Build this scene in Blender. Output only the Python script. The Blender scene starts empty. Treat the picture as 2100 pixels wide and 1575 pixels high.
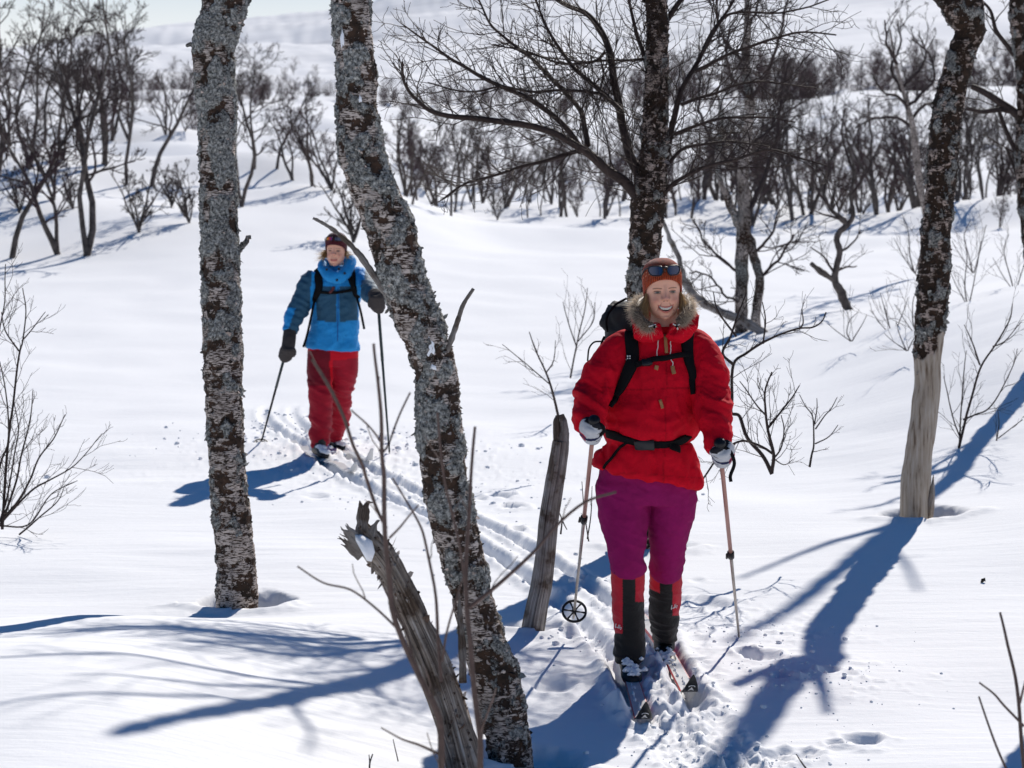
import bpy, math, random
import numpy as np
from mathutils import Vector, Matrix
from mathutils.bvhtree import BVHTree
R = math.radians
rnd = random.Random(7)
scene = bpy.context.scene
col = scene.collection

# ------------------------------------------------------------------ camera, world, sun, exposure
F, CX, HY, CZ = 4300.0, 1050.0, 404.0, 1.97      # lens in photo pixels, principal column, horizon row, eye height
cam_d = bpy.data.cameras.new('camera'); cam = bpy.data.objects.new('camera', cam_d); col.objects.link(cam)
cam.location = (0, 0, CZ); cam.rotation_euler = (R(90), 0, 0)
cam_d.sensor_width = 36; cam_d.lens = 36 * F / 2100
cam_d.shift_y = (HY - 787.5) / 2100
cam_d.clip_start = 0.05; cam_d.clip_end = 12000
cam_d.dof.use_dof = True; cam_d.dof.focus_distance = 8.7; cam_d.dof.aperture_fstop = 6.0
scene.camera = cam
SUN_AZ, SUN_EL = R(20.8), R(36)                  # azimuth from +Y towards +X
world = bpy.data.worlds.new('World'); scene.world = world; world.use_nodes = True
wn = world.node_tree; wn.nodes.clear()
sky = wn.nodes.new('ShaderNodeTexSky'); sky.sky_type = 'NISHITA'; sky.sun_disc = False
sky.sun_elevation = SUN_EL; sky.sun_rotation = SUN_AZ
sky.air_density = 1.0; sky.dust_density = 1.0; sky.ozone_density = 4.0; sky.altitude = 700
hs = wn.nodes.new('ShaderNodeHueSaturation'); hs.inputs['Saturation'].default_value = 1.6
wtc = wn.nodes.new('ShaderNodeTexCoord'); wsx = wn.nodes.new('ShaderNodeSeparateXYZ'); wn.links.new(wtc.outputs['Generated'], wsx.inputs[0])
wmr = wn.nodes.new('ShaderNodeMapRange'); wmr.interpolation_type = 'SMOOTHSTEP'; wmr.inputs[1].default_value = .05; wmr.inputs[2].default_value = .17; wmr.inputs[3].default_value = 1; wmr.inputs[4].default_value = 0
wn.links.new(wsx.outputs[2], wmr.inputs[0])                       # a band of thin white cloud all round the horizon
wmx = wn.nodes.new('ShaderNodeMix'); wmx.data_type = 'RGBA'; wn.links.new(wmr.outputs[0], wmx.inputs[0]); wn.links.new(hs.outputs[0], wmx.inputs[6])
bg = wn.nodes.new('ShaderNodeBackground'); bg.inputs[1].default_value = 0.066
_k = .90 / .066; wmx.inputs[7].default_value = (_k * .985, _k, _k * 1.01, 1)
wo = wn.nodes.new('ShaderNodeOutputWorld')
wn.links.new(sky.outputs[0], hs.inputs['Color']); wn.links.new(wmx.outputs[2], bg.inputs[0]); wn.links.new(bg.outputs[0], wo.inputs[0])
sl = bpy.data.lights.new('sun', 'SUN'); sl.energy = 5.0; sl.angle = R(0.53); sl.color = (1.0, 0.935, 0.85)
sun = bpy.data.objects.new('sun', sl); col.objects.link(sun)
sd = Vector((math.sin(SUN_AZ) * math.cos(SUN_EL), math.cos(SUN_AZ) * math.cos(SUN_EL), math.sin(SUN_EL)))
sun.rotation_euler = sd.to_track_quat('Z', 'Y').to_euler(); sun.location = sd * 60
scene.view_settings.view_transform = 'Standard'; scene.view_settings.look = 'None'
scene.view_settings.gamma = 1; scene.view_settings.exposure = 0.07
scene.view_settings.use_curve_mapping = False
scene.cycles.use_denoising = True
scene.cycles.max_bounces = 8; scene.cycles.diffuse_bounces = 4; scene.cycles.transparent_max_bounces = 4
scene.cycles.caustics_reflective = False; scene.cycles.caustics_refractive = False
scene.render.film_transparent = False

# ------------------------------------------------------------------ helpers
def W(px, py, d):                                # the point at distance d behind a pixel of the photograph
    return Vector(((px - CX) / F * d, d, CZ - (py - HY) / F * d))

_p = np.random.RandomState(5).permutation(256); _p = np.concatenate([_p, _p, _p])
_g = np.random.RandomState(6).normal(size=(256, 3)); _g /= np.linalg.norm(_g, axis=1)[:, None]
def pn(P, s=1.0, off=0.0):                       # gradient noise, about -1..1
    P = np.asarray(P, dtype=np.float64) * s + off
    i = np.floor(P).astype(np.int64); f = P - i; i &= 255
    u = f * f * f * (f * (f * 6 - 15) + 10)
    out = 0
    for dx in (0, 1):
        wx = u[:, 0] if dx else 1 - u[:, 0]
        a = _p[(i[:, 0] + dx) & 255]
        for dy in (0, 1):
            wy = u[:, 1] if dy else 1 - u[:, 1]
            b = _p[a + ((i[:, 1] + dy) & 255)]
            for dz in (0, 1):
                wz = u[:, 2] if dz else 1 - u[:, 2]
                g = _g[_p[b + ((i[:, 2] + dz) & 255)]]
                out = out + wx * wy * wz * ((f[:, 0] - dx) * g[:, 0] + (f[:, 1] - dy) * g[:, 1] + (f[:, 2] - dz) * g[:, 2])
    return out * 1.7
def fbm(P, s, n=4, off=0.0):
    o = 0; a = 1.0; t = 0
    for k in range(n):
        o = o + a * pn(P, s, off + 13.7 * k); t += a; a *= .5; s *= 2.03
    return o / t
def sstep(a, b, x):
    t = np.clip((np.asarray(x, float) - a) / (b - a), 0, 1); return t * t * (3 - 2 * t)

def tago(o, label=None, cat=None, group=None, kind=None):
    for k, v in (('label', label), ('category', cat), ('group', group), ('kind', kind)):
        if v: o[k] = v
    return o
def empty(name, loc, label, cat, group=None):
    o = bpy.data.objects.new(name, None); col.objects.link(o); o.location = loc
    o.empty_display_size = .1
    return tago(o, label, cat, group)
def make_mesh(name, V, Fa, mats=None, smooth=True, colr=None, fmat=None):
    me = bpy.data.meshes.new(name)
    V = np.asarray(V, dtype=np.float32)
    if isinstance(Fa, np.ndarray):
        nf, k = Fa.shape
        me.vertices.add(len(V)); me.vertices.foreach_set('co', V.ravel())
        me.loops.add(nf * k); me.loops.foreach_set('vertex_index', Fa.astype(np.int32).ravel())
        me.polygons.add(nf)
        me.polygons.foreach_set('loop_start', np.arange(0, nf * k, k, dtype=np.int32))
        me.polygons.foreach_set('loop_total', np.full(nf, k, dtype=np.int32))
        me.update(calc_edges=True); me.validate()
    else:
        me.from_pydata(V.tolist(), [], Fa)
    me.polygons.foreach_set('use_smooth', np.full(len(me.polygons), smooth))
    if mats:
        for m in (mats if isinstance(mats, (list, tuple)) else [mats]): me.materials.append(m)
    if fmat is not None: me.polygons.foreach_set('material_index', np.asarray(fmat, dtype=np.int32))
    if colr is not None:
        a = me.color_attributes.new('Col', 'FLOAT_COLOR', 'POINT')
        c = np.ones((len(V), 4), dtype=np.float32); c[:, :colr.shape[1]] = colr
        a.data.foreach_set('color', c.ravel())
    me.update()
    return me
def link(name, me, parent=None, **kw):
    o = bpy.data.objects.new(name, me); col.objects.link(o)
    if parent is not None:
        o.parent = parent; o.matrix_parent_inverse = Matrix.Identity(4)
        o.location = -parent_world(parent)
    return tago(o, **kw)
def parent_world(o):
    p = Vector((0, 0, 0))
    while o is not None: p = p + o.location; o = o.parent
    return p
def obj(name, V, Fa, mats, parent=None, smooth=True, colr=None, fmat=None, **kw):
    return link(name, make_mesh(name, V, Fa, mats, smooth, colr, fmat), parent, **kw)

class MB:                                        # collects shapes given in world metres
    def __init__(s): s.V = []; s.F = []; s.C = []; s.n = 0
    def add(s, V, Fa, c=None):
        s.V.append(np.asarray(V, float)); n = s.n
        s.F.extend([tuple(i + n for i in f) for f in Fa]); s.n += len(V)
        s.C.append(np.tile(np.array(c if c is not None else (1, 1, 1), float), (len(V), 1)))
    def tube(s, pts, rad, n=6, c=None, cap=True):
        V, Fa = tube_geo(pts, rad, n, cap); s.add(V, Fa, c)
    def box(s, c0, sx, sy, sz, M=None, c=None):
        V = [(x * sx / 2, y * sy / 2, z * sz / 2) for x in (-1, 1) for y in (-1, 1) for z in (-1, 1)]
        V = [(M @ Vector(v)) + Vector(c0) if M else Vector(v) + Vector(c0) for v in V]
        s.add([tuple(v) for v in V], [(0, 1, 3, 2), (4, 6, 7, 5), (0, 4, 5, 1), (2, 3, 7, 6), (0, 2, 6, 4), (1, 5, 7, 3)], c)
    def build(s, name, mats, parent=None, smooth=True, **kw):
        if not s.V: return None
        V = np.concatenate(s.V)
        return obj(name, V, s.F, mats, parent, smooth, np.concatenate(s.C), **kw)
def tube_geo(pts, rad, n=6, cap=True, flat=1.0):
    P = np.asarray([tuple(p) for p in pts], float); m = len(P)
    if np.isscalar(rad): rad = [rad] * m
    T = np.gradient(P, axis=0); T /= np.linalg.norm(T, axis=1)[:, None] + 1e-12
    up = np.array([0.0, 1.0, 0.0]) if abs(T[:, 1]).mean() < .8 else np.array([1.0, 0, 0])
    A = np.cross(T, up); A /= np.linalg.norm(A, axis=1)[:, None] + 1e-9
    B = np.cross(T, A)
    a = np.arange(n) * 2 * math.pi / n
    V = P[:, None, :] + np.asarray(rad)[:, None, None] * (np.cos(a)[None, :, None] * A[:, None, :] + flat * np.sin(a)[None, :, None] * B[:, None, :])
    Fa = [(i * n + j, i * n + (j + 1) % n, (i + 1) * n + (j + 1) % n, (i + 1) * n + j) for i in range(m - 1) for j in range(n)]
    if cap:
        Fa.append(tuple(range(n - 1, -1, -1))); Fa.append(tuple((m - 1) * n + j for j in range(n)))
    return V.reshape(-1, 3), Fa
class Twigs:                                     # fast collection of thin tubes (branches, twigs)
    def __init__(s): s.V = []; s.F = []; s.n = 0
    def add(s, pts, r0, r1, n=4):
        P = np.asarray(pts, float); m = len(P)
        T = np.empty_like(P); T[1:-1] = P[2:] - P[:-2]; T[0] = P[1] - P[0]; T[-1] = P[-1] - P[-2]
        T /= np.sqrt((T * T).sum(1))[:, None] + 1e-9
        up = np.array([.3, .9, .2]) if abs(T[0, 1]) < .8 else np.array([.9, .1, .3])
        A = np.cross(T, up); A /= np.sqrt((A * A).sum(1))[:, None] + 1e-9; B = np.cross(T, A)
        a = np.arange(n) * (2 * math.pi / n); rr = np.linspace(r0, r1, m) if np.isscalar(r0) else np.asarray(r0)
        V = P[:, None] + rr[:, None, None] * (np.cos(a)[None, :, None] * A[:, None] + np.sin(a)[None, :, None] * B[:, None])
        i = np.arange(m - 1)[:, None] * n; j = np.arange(n)[None, :]; k = (j + 1) % n
        s.F.append(np.stack([i + j, i + k, i + n + k, i + n + j], -1).reshape(-1, 4) + s.n)
        s.V.append(V.reshape(-1, 3)); s.n += m * n
    def arrays(s): return np.concatenate(s.V), np.concatenate(s.F)

def cat_path(P, k=6):                            # smooth curve through points (any number of columns)
    P = np.asarray([tuple(p) for p in P], float)
    Q = np.vstack([2 * P[0] - P[1], P, 2 * P[-1] - P[-2]]); out = []
    for i in range(1, len(Q) - 2):
        for t in np.arange(k) / k:
            a, b, c, d = Q[i - 1], Q[i], Q[i + 1], Q[i + 2]
            out.append(.5 * (2 * b + (c - a) * t + (2 * a - 5 * b + 4 * c - d) * t * t + (3 * b - a - 3 * c + d) * t ** 3))
    out.append(P[-1]); return np.array(out)

# ------------------------------------------------------------------ materials
def mat(name):
    m = bpy.data.materials.new(name); m.use_nodes = True; nt = m.node_tree
    return m, nt, nt.nodes['Principled BSDF']
def nd(nt, t, **kw):
    n = nt.nodes.new(t)
    for k, v in kw.items(): setattr(n, k, v)
    return n
def noise_n(nt, scale, detail=4, rough=.55, vec=None, stretch=None):
    n = nd(nt, 'ShaderNodeTexNoise'); n.inputs['Scale'].default_value = scale; n.inputs['Detail'].default_value = detail; n.inputs['Roughness'].default_value = rough
    tc = nd(nt, 'ShaderNodeTexCoord'); src = tc.outputs['Object'] if vec is None else vec
    if stretch:
        mp = nd(nt, 'ShaderNodeMapping'); mp.inputs['Scale'].default_value = stretch
        nt.links.new(src, mp.inputs[0]); src = mp.outputs[0]
    nt.links.new(src, n.inputs['Vector']); return n
def ramp(nt, src, stops):
    r = nd(nt, 'ShaderNodeValToRGB'); e = r.color_ramp.elements
    e[0].position, e[0].color = stops[0][0], (*stops[0][1], 1); e[1].position, e[1].color = stops[-1][0], (*stops[-1][1], 1)
    for p, c in stops[1:-1]:
        q = e.new(p); q.color = (*c, 1)
    nt.links.new(src, r.inputs[0]); return r
def mixc(nt, fac, a, b, mode='MIX'):
    n = nd(nt, 'ShaderNodeMix', data_type='RGBA', blend_type=mode)
    if isinstance(fac, (int, float)): n.inputs[0].default_value = fac
    else: nt.links.new(fac, n.inputs[0])
    for k, v in ((6, a), (7, b)):
        if isinstance(v, tuple): n.inputs[k].default_value = (*v, 1)
        else: nt.links.new(v, n.inputs[k])
    return n.outputs[2]
def math_n(nt, op, a, b=None):
    n = nd(nt, 'ShaderNodeMath', operation=op)
    for k, v in ((0, a), (1, b)):
        if v is None: continue
        if isinstance(v, (int, float)): n.inputs[k].default_value = v
        else: nt.links.new(v, n.inputs[k])
    return n.outputs[0]
def bump(nt, h, strength, dist, nrm=None):
    b = nd(nt, 'ShaderNodeBump'); b.inputs['Strength'].default_value = strength; b.inputs['Distance'].default_value = dist
    nt.links.new(h, b.inputs['Height'])
    if nrm is not None: nt.links.new(nrm, b.inputs['Normal'])
    return b.outputs[0]

def snow_material():
    m, nt, b = mat('snow')
    fine = noise_n(nt, 160, 3, .7); med = noise_n(nt, 1.0, 6, .6, stretch=(2.2, 14, 6))
    lump = noise_n(nt, 22, 4, .6)
    n1 = bump(nt, med.outputs[0], .22, .030)
    n2 = bump(nt, lump.outputs[0], .16, .010, n1)
    n3 = bump(nt, fine.outputs[0], .30, .0022, n2)
    far = noise_n(nt, .012, 8, .62, stretch=(.35, 1.0, 1.0)); far2 = noise_n(nt, .05, 5, .6, stretch=(.25, 1.2, 1))
    sx = nd(nt, 'ShaderNodeSeparateXYZ'); tc = nd(nt, 'ShaderNodeTexCoord'); nt.links.new(tc.outputs['Object'], sx.inputs[0])
    fm = nd(nt, 'ShaderNodeMapRange'); fm.inputs[1].default_value = 260; fm.inputs[2].default_value = 520; nt.links.new(sx.outputs[1], fm.inputs[0])
    rm = ramp(nt, far.outputs[0], [(.44, (0, 0, 0)), (.66, (1, 1, 1))])
    rm2 = ramp(nt, far2.outputs[0], [(.42, (0, 0, 0)), (.62, (1, 1, 1))])
    msk = math_n(nt, 'MULTIPLY', math_n(nt, 'MULTIPLY', rm.outputs[0], rm2.outputs[0]), fm.outputs[0])
    c = mixc(nt, math_n(nt, 'MULTIPLY', msk, .75), (.86, .875, .90), (.50, .52, .56))
    nt.links.new(c, b.inputs['Base Color']); nt.links.new(n3, b.inputs['Normal'])
    b.inputs['Roughness'].default_value = .9; b.inputs['Specular IOR Level'].default_value = .06
    return m
def plain(name, c, rough=.7, spec=.3, metal=0.0, bscale=None, bstr=.3, bdist=.001, attr=False, sheen=0.0, var=.0, vscale=20, coat=0):
    m, nt, b = mat(name)
    b.inputs['Roughness'].default_value = rough; b.inputs['Specular IOR Level'].default_value = spec; b.inputs['Metallic'].default_value = metal
    b.inputs['Sheen Weight'].default_value = sheen; b.inputs['Coat Weight'].default_value = coat
    src = c
    if attr:
        a = nd(nt, 'ShaderNodeAttribute', attribute_name='Col'); src = a.outputs['Color']
    if var:
        n = noise_n(nt, vscale, 5, .6); r = ramp(nt, n.outputs[0], [(.3, (1 - var,) * 3), (.7, (1 + var * .4,) * 3)])
        src = mixc(nt, 1.0, src, r.outputs[0], 'MULTIPLY')
    if isinstance(src, tuple): b.inputs['Base Color'].default_value = (*src, 1)
    else: nt.links.new(src, b.inputs['Base Color'])
    if bscale:
        n = noise_n(nt, bscale, 4, .6); nt.links.new(bump(nt, n.outputs[0], bstr, bdist), b.inputs['Normal'])
    return m
def bark_material(name, dark, paper, lichen, lich_amt=.5, dark_amt=.5, moss=0.0):
    # attribute Col: r = lichen cover, g = dark fissure, b = bare wood
    m, nt, b = mat(name)
    a = nd(nt, 'ShaderNodeAttribute', attribute_name='Col'); sp = nd(nt, 'ShaderNodeSeparateColor'); nt.links.new(a.outputs['Color'], sp.inputs[0])
    pv = noise_n(nt, 6, 5, .6); pcol = ramp(nt, pv.outputs[0], [(.3, tuple(x * .45 for x in paper)), (.5, paper), (.7, tuple(min(1, x * 1.25) for x in paper))])
    lent = noise_n(nt, 1.0, 3, .65, stretch=(38, 38, 210)); lm = ramp(nt, lent.outputs[0], [(.47, (0, 0, 0)), (.56, (1, 1, 1))])
    c = mixc(nt, lm.outputs[0], pcol.outputs[0], (dark[0] * 2.2, dark[1] * 2, dark[2] * 2))
    fz = noise_n(nt, 34, 5, .75); gd = math_n(nt, 'ADD', sp.outputs[1], math_n(nt, 'MULTIPLY', math_n(nt, 'SUBTRACT', fz.outputs[0], .5), 2.6))
    gm = ramp(nt, gd, [(.45, (0, 0, 0)), (.56, (1, 1, 1))])
    dv = noise_n(nt, 25, 4, .6); dc = ramp(nt, dv.outputs[0], [(.35, dark), (.7, (dark[0] * 3.4, dark[1] * 2.6, dark[2] * 2.2))])
    c = mixc(nt, gm.outputs[0], c, dc.outputs[0])
    fl = noise_n(nt, 62, 5, .8); ld = math_n(nt, 'ADD', sp.outputs[0], math_n(nt, 'MULTIPLY', math_n(nt, 'SUBTRACT', fl.outputs[0], .5), 2.2))
    lmk = ramp(nt, ld, [(.46, (0, 0, 0)), (.56, (1, 1, 1))])
    lv = noise_n(nt, 75, 5, .8); lc = ramp(nt, lv.outputs[0], [(.38, tuple(x * .12 for x in lichen)), (.49, tuple(x * .8 for x in lichen)), (.56, tuple(x * 1.5 for x in lichen)), (.66, tuple(min(1, x * 2.4) for x in lichen))])
    c = mixc(nt, lmk.outputs[0], c, lc.outputs[0])
    wv = noise_n(nt, 1.0, 5, .6, stretch=(60, 60, 5)); wc = ramp(nt, wv.outputs[0], [(.30, (.12, .08, .055)), (.44, (.31, .255, .20)), (.68, (.42, .37, .32))])
    c = mixc(nt, sp.outputs[2], c, wc.outputs[0])
    nt.links.new(c, b.inputs['Base Color'])
    b.inputs['Roughness'].default_value = .85; b.inputs['Specular IOR Level'].default_value = .2
    h = math_n(nt, 'ADD', math_n(nt, 'MULTIPLY', lmk.outputs[0], fl.outputs[0]), math_n(nt, 'MULTIPLY', gm.outputs[0], -.6))
    nrm = bump(nt, h, .9, .007)
    lb = bump(nt, lv.outputs[0], .5, .003, nrm)
    nt.links.new(lb, b.inputs['Normal'])
    return m
M = {}
M['snow'] = snow_material()
M['bark'] = bark_material('birch_bark', (.022, .016, .012), (.50, .43, .38), (.24, .24, .225))
M['bark_dark'] = bark_material('mossy_bark', (.014, .010, .007), (.42, .33, .28), (.21, .205, .19))
M['twig'] = plain('twig_bark', (.045, .030, .026), .75, .25, var=.5, vscale=30)
M['twig_far'] = plain('far_twig_bark', (.052, .038, .037), .8, .2, var=.35, vscale=3)
M['twig_purple'] = plain('purple_twig_bark', (.075, .048, .052), .8, .2, var=.35, vscale=3)
M['stem_far'] = plain('far_stem_bark', (.12, .10, .09), .85, .2, var=.7, vscale=9)
M['twig_red'] = plain('reddish_twig_bark', (.10, .060, .048), .6, .4, var=.4, vscale=60)
M['flake'] = plain('bark_flake', (1, 1, 1), .85, .2, attr=True, var=.5, vscale=90)
M['stone'] = plain('debris_dark', (.02, .018, .015), .8, .2)
def wood_material(name, a, bcol, ccol):
    m, nt, b = mat(name)
    at = nd(nt, 'ShaderNodeAttribute', attribute_name='grain')
    mp = nd(nt, 'ShaderNodeMapping'); mp.inputs['Scale'].default_value = (16, 1.2, 1); nt.links.new(at.outputs['Vector'], mp.inputs[0])
    g = noise_n(nt, 1.0, 7, .68, vec=mp.outputs[0]); big = noise_n(nt, 9, 4, .6)
    rc = ramp(nt, g.outputs[0], [(.32, tuple(x * .14 for x in a)), (.44, a), (.56, bcol), (.72, ccol)])
    rb = ramp(nt, big.outputs[0], [(.40, (.42, .34, .28)), (.46, (.8, .74, .68)), (.6, (1.1, 1.08, 1.05))])
    nt.links.new(mixc(nt, 1.0, rc.outputs[0], rb.outputs[0], 'MULTIPLY'), b.inputs['Base Color'])
    nt.links.new(bump(nt, g.outputs[0], .9, .008), b.inputs['Normal'])
    b.inputs['Roughness'].default_value = .8; b.inputs['Specular IOR Level'].default_value = .2
    return m
M['deadwood'] = wood_material('weathered_wood', (.20, .185, .175), (.33, .31, .30), (.46, .44, .43))
M['deadwood_brown'] = wood_material('brown_deadwood', (.19, .155, .13), (.36, .32, .285), (.58, .55, .52))
# ------------------------------------------------------------------ ground
_D = np.array([.3, 5, 10, 13, 16, 20, 24, 30, 38, 46, 55, 75, 110, 170, 250, 400, 800, 1500, 2500, 4000.])
_U = np.array([-1500, 0, 400, 700, 1000, 1300, 1500, 1700, 2100, 3600.])
def _zc(v, d): return CZ - (v - HY) / F * d
_tab = {                                         # image rows of the ground in nine directions beyond 16 m
 -1500: [.0, .1, .3, .6, .9, 2.2, 3.0, 3.5, 5.5, 10, 14, 24, 54, 95, 120, 120],
 0:    [.0, .08, .22, .45, .75, 2.0, 2.9, 3.2, 5.5, 10, 14.1, 24.7, 55, 98, 118, 118],
 400:  [.0, .08, .2, .45, 1.05, 1.9, 2.6, 3.0, 5.3, 9.6, 14.1, 25, 60, 112, 130, 130],
 700:  [.0, .08, .2, .45, 1.05, 1.65, 2.3, 2.9, 5.1, 9.2, 14.4, 24, 60, 127, 200, 200],
 1000: [.0, .05, .15, .4, .80, 1.02, 1.25, 1.75, 3.9, 8.5, 13.8, 26, 62, 150, 330, 420],
 1300: [.0, .05, .15, .4, .80, 1.02, 1.25, 1.75, 3.9, 8.8, 13.8, 26, 64, 160, 380, 470],
 1500: [.0, .12, .28, .36, .72, .95, 1.15, 1.7, 3.6, 9.4, 13.8, 28, 68, 175, 420, 520],
 1700: [.02, .28, .50, .45, .72, .95, 1.1, 1.7, 3.5, 10.6, 13.5, 28, 70, 185, 450, 550],
 2100: [.25, .95, 1.05, .75, .85, 1.1, 1.45, 1.9, 3.6, 10.8, 13.8, 29, 74, 200, 480, 580],
 3600: [.4, 1.2, 1.8, 1.9, 1.7, 1.8, 2.0, 2.4, 4.4, 11, 15, 31, 76, 210, 500, 600]}
_Z = np.array([[0, 0, 0, 0] + _tab[int(u)] for u in _U], float)
_Z[-1, :4] = (.2, .2, .25, .3); _Z[-2, :4] = (0, 0, 0, .06)
_lu = np.linspace(-1500, 3600, 205); _ld = np.linspace(math.log(.3), math.log(4000), 300)
_t1 = np.array([np.interp(_ld, np.log(_D), r) for r in _Z]); _T = np.array([np.interp(_lu, _U, _t1[:, k]) for k in range(300)]).T
for _k in range(10):
    _q = np.pad(_T, 1, mode='edge'); _T = (_q[:-2, 1:-1] + _q[2:, 1:-1] + 2 * _q[1:-1, 1:-1]) / 4
    _q = np.pad(_T, 1, mode='edge'); _T = (_q[1:-1, :-2] + _q[1:-1, 2:] + 2 * _q[1:-1, 1:-1]) / 4
def _pt(px, py): d = (CZ * F) / (py - HY); return ((px - CX) / F * d, d)      # flat-ground point of a pixel
TRACK = [_pt(*p) for p in ((1362, 1440), (1310, 1350), (1200, 1235), (1100, 1165), (960, 1082), (800, 1000), (700, 952), (620, 905), (572, 868), (590, 840), (680, 812), (900, 770), (1080, 700))]
SKI_L = [(.50, 7.98), (.478, 8.9)]; SKI_R = [(.705, 8.36), (.655, 9.5), (.60, 10.0)]
def seg_dist(X, Y, P):
    best = np.full(X.shape, 1e9); side = np.zeros(X.shape); al = np.zeros(X.shape); acc = 0
    for (x0, y0), (x1, y1) in zip(P[:-1], P[1:]):
        dx, dy = x1 - x0, y1 - y0; L = math.hypot(dx, dy)
        t = np.clip(((X - x0) * dx + (Y - y0) * dy) / (L * L), 0, 1)
        d = np.hypot(X - x0 - t * dx, Y - y0 - t * dy); s = np.sign((X - x0) * dy - (Y - y0) * dx)
        m = d < best; best = np.where(m, d, best); side = np.where(m, s, side); al = np.where(m, acc + t * L, al); acc += L
    return best, side, al
_TR = cat_path(TRACK, 8)
HOLES = [(1025, 1012, .10, .05), (1050, 1037, .09, .05), (1062, 1088, .06, .04), (985, 1020, .05, .02), (1135, 1405, .10, .03), (1185, 1312, .08, .03), (1560, 1345, .09, .03), (1600, 1385, .05, .02),
         (780, 905, .10, .05), (745, 915, .06, .03), (650, 1018, .10, .02), (1700, 1375, .05, .03), (1460, 1232, .12, .03), (1395, 1225, .05, .02), (1770, 1508, .08, .03), (1715, 1515, .04, .02),
         (1530, 1340, .06, .03), (870, 1030, .06, .02), (1430, 1190, .05, .01), (1255, 1195, .05, .02)]
def G0(X, Y):                                    # broad shape of the land
    X = np.asarray(X, float); Y = np.asarray(Y, float)
    r = np.hypot(X, Y); th = np.arctan2(X, np.maximum(Y, 1e-6)); th = np.where(Y <= 0, np.sign(X) * 1.5, th)
    u = np.clip(CX + F * np.tan(np.clip(th, -1.2, 1.2)), -1500, 3599); l = np.log(np.clip(r, .31, 3990))
    fu = (u + 1500) / 5100 * 204; fl = (l - _ld[0]) / (_ld[-1] - _ld[0]) * 299
    iu = np.minimum(fu.astype(int), 203); il = np.minimum(fl.astype(int), 298); a = fu - iu; b = fl - il
    z = (_T[iu, il] * (1 - a) * (1 - b) + _T[iu + 1, il] * a * (1 - b) + _T[iu, il + 1] * (1 - a) * b + _T[iu + 1, il + 1] * a * b)
    # drift in the left foreground
    s = 1 - sstep(-1.75, .25, X + .12 * (Y - 8)); dd = np.clip((9.95 + .1 * X - Y) / 2.6, 0, 1); dd = dd * (1.75 - .75 * dd) * sstep(0, .12, dd)
    z = z + .33 * s * dd * (r < 40)
    P = np.stack([X, Y, np.zeros_like(X)], -1).reshape(-1, 3)
    def N(sc, o): return pn(P, sc, o).reshape(X.shape)
    z = z + .035 * N(.45, 3.1) * sstep(3, 9, r) + .018 * N(1.1, 8.7)
    z = z + sstep(34, 50, r) * (.38 + .35 * (X < -3)) * N(.19, 1.7) + sstep(42, 60, r) * .55 * N(.06, 9.2) + sstep(120, 260, r) * 2.2 * N(.014, 4.4)
    z = z + sstep(500, 1100, r) * (13 * N(.0034, 2.2) + 5 * N(.011, 6.2))
    z = z + .22 * np.exp(-((X + 4.6) / 3.2) ** 2 - ((Y - 47) / 5) ** 2) * 3
    return z
def wells(X, Y, z):
    for (cx, cy, rad, dep) in ((-1.335, 10.12, .30, .17), (2.47, 12.72, .32, .16), (.10, 9.50, .20, .045), (0.01, 7.30, .28, .07), (.74, 11.8, .3, .05)):
        q = np.hypot((X - cx) / 1.15, (Y - cy - .07)) / (rad * .84)
        mm = q < 2.5
        if not mm.any(): continue
        qn = np.zeros_like(q); PP = np.stack([X[mm], Y[mm], 0 * X[mm]], -1); qn[mm] = .22 * pn(PP, 5, 1.1) + .10 * pn(PP, 17, 2.1); q = q * (1 + qn) + .25 * (X < cx) * (q < 2)
        z = z - dep * (1 - sstep(.55, 1.0, q)) + .018 * np.exp(-((q - 1.2) / .22) ** 2) * (Y < cy)
    return z
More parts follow.
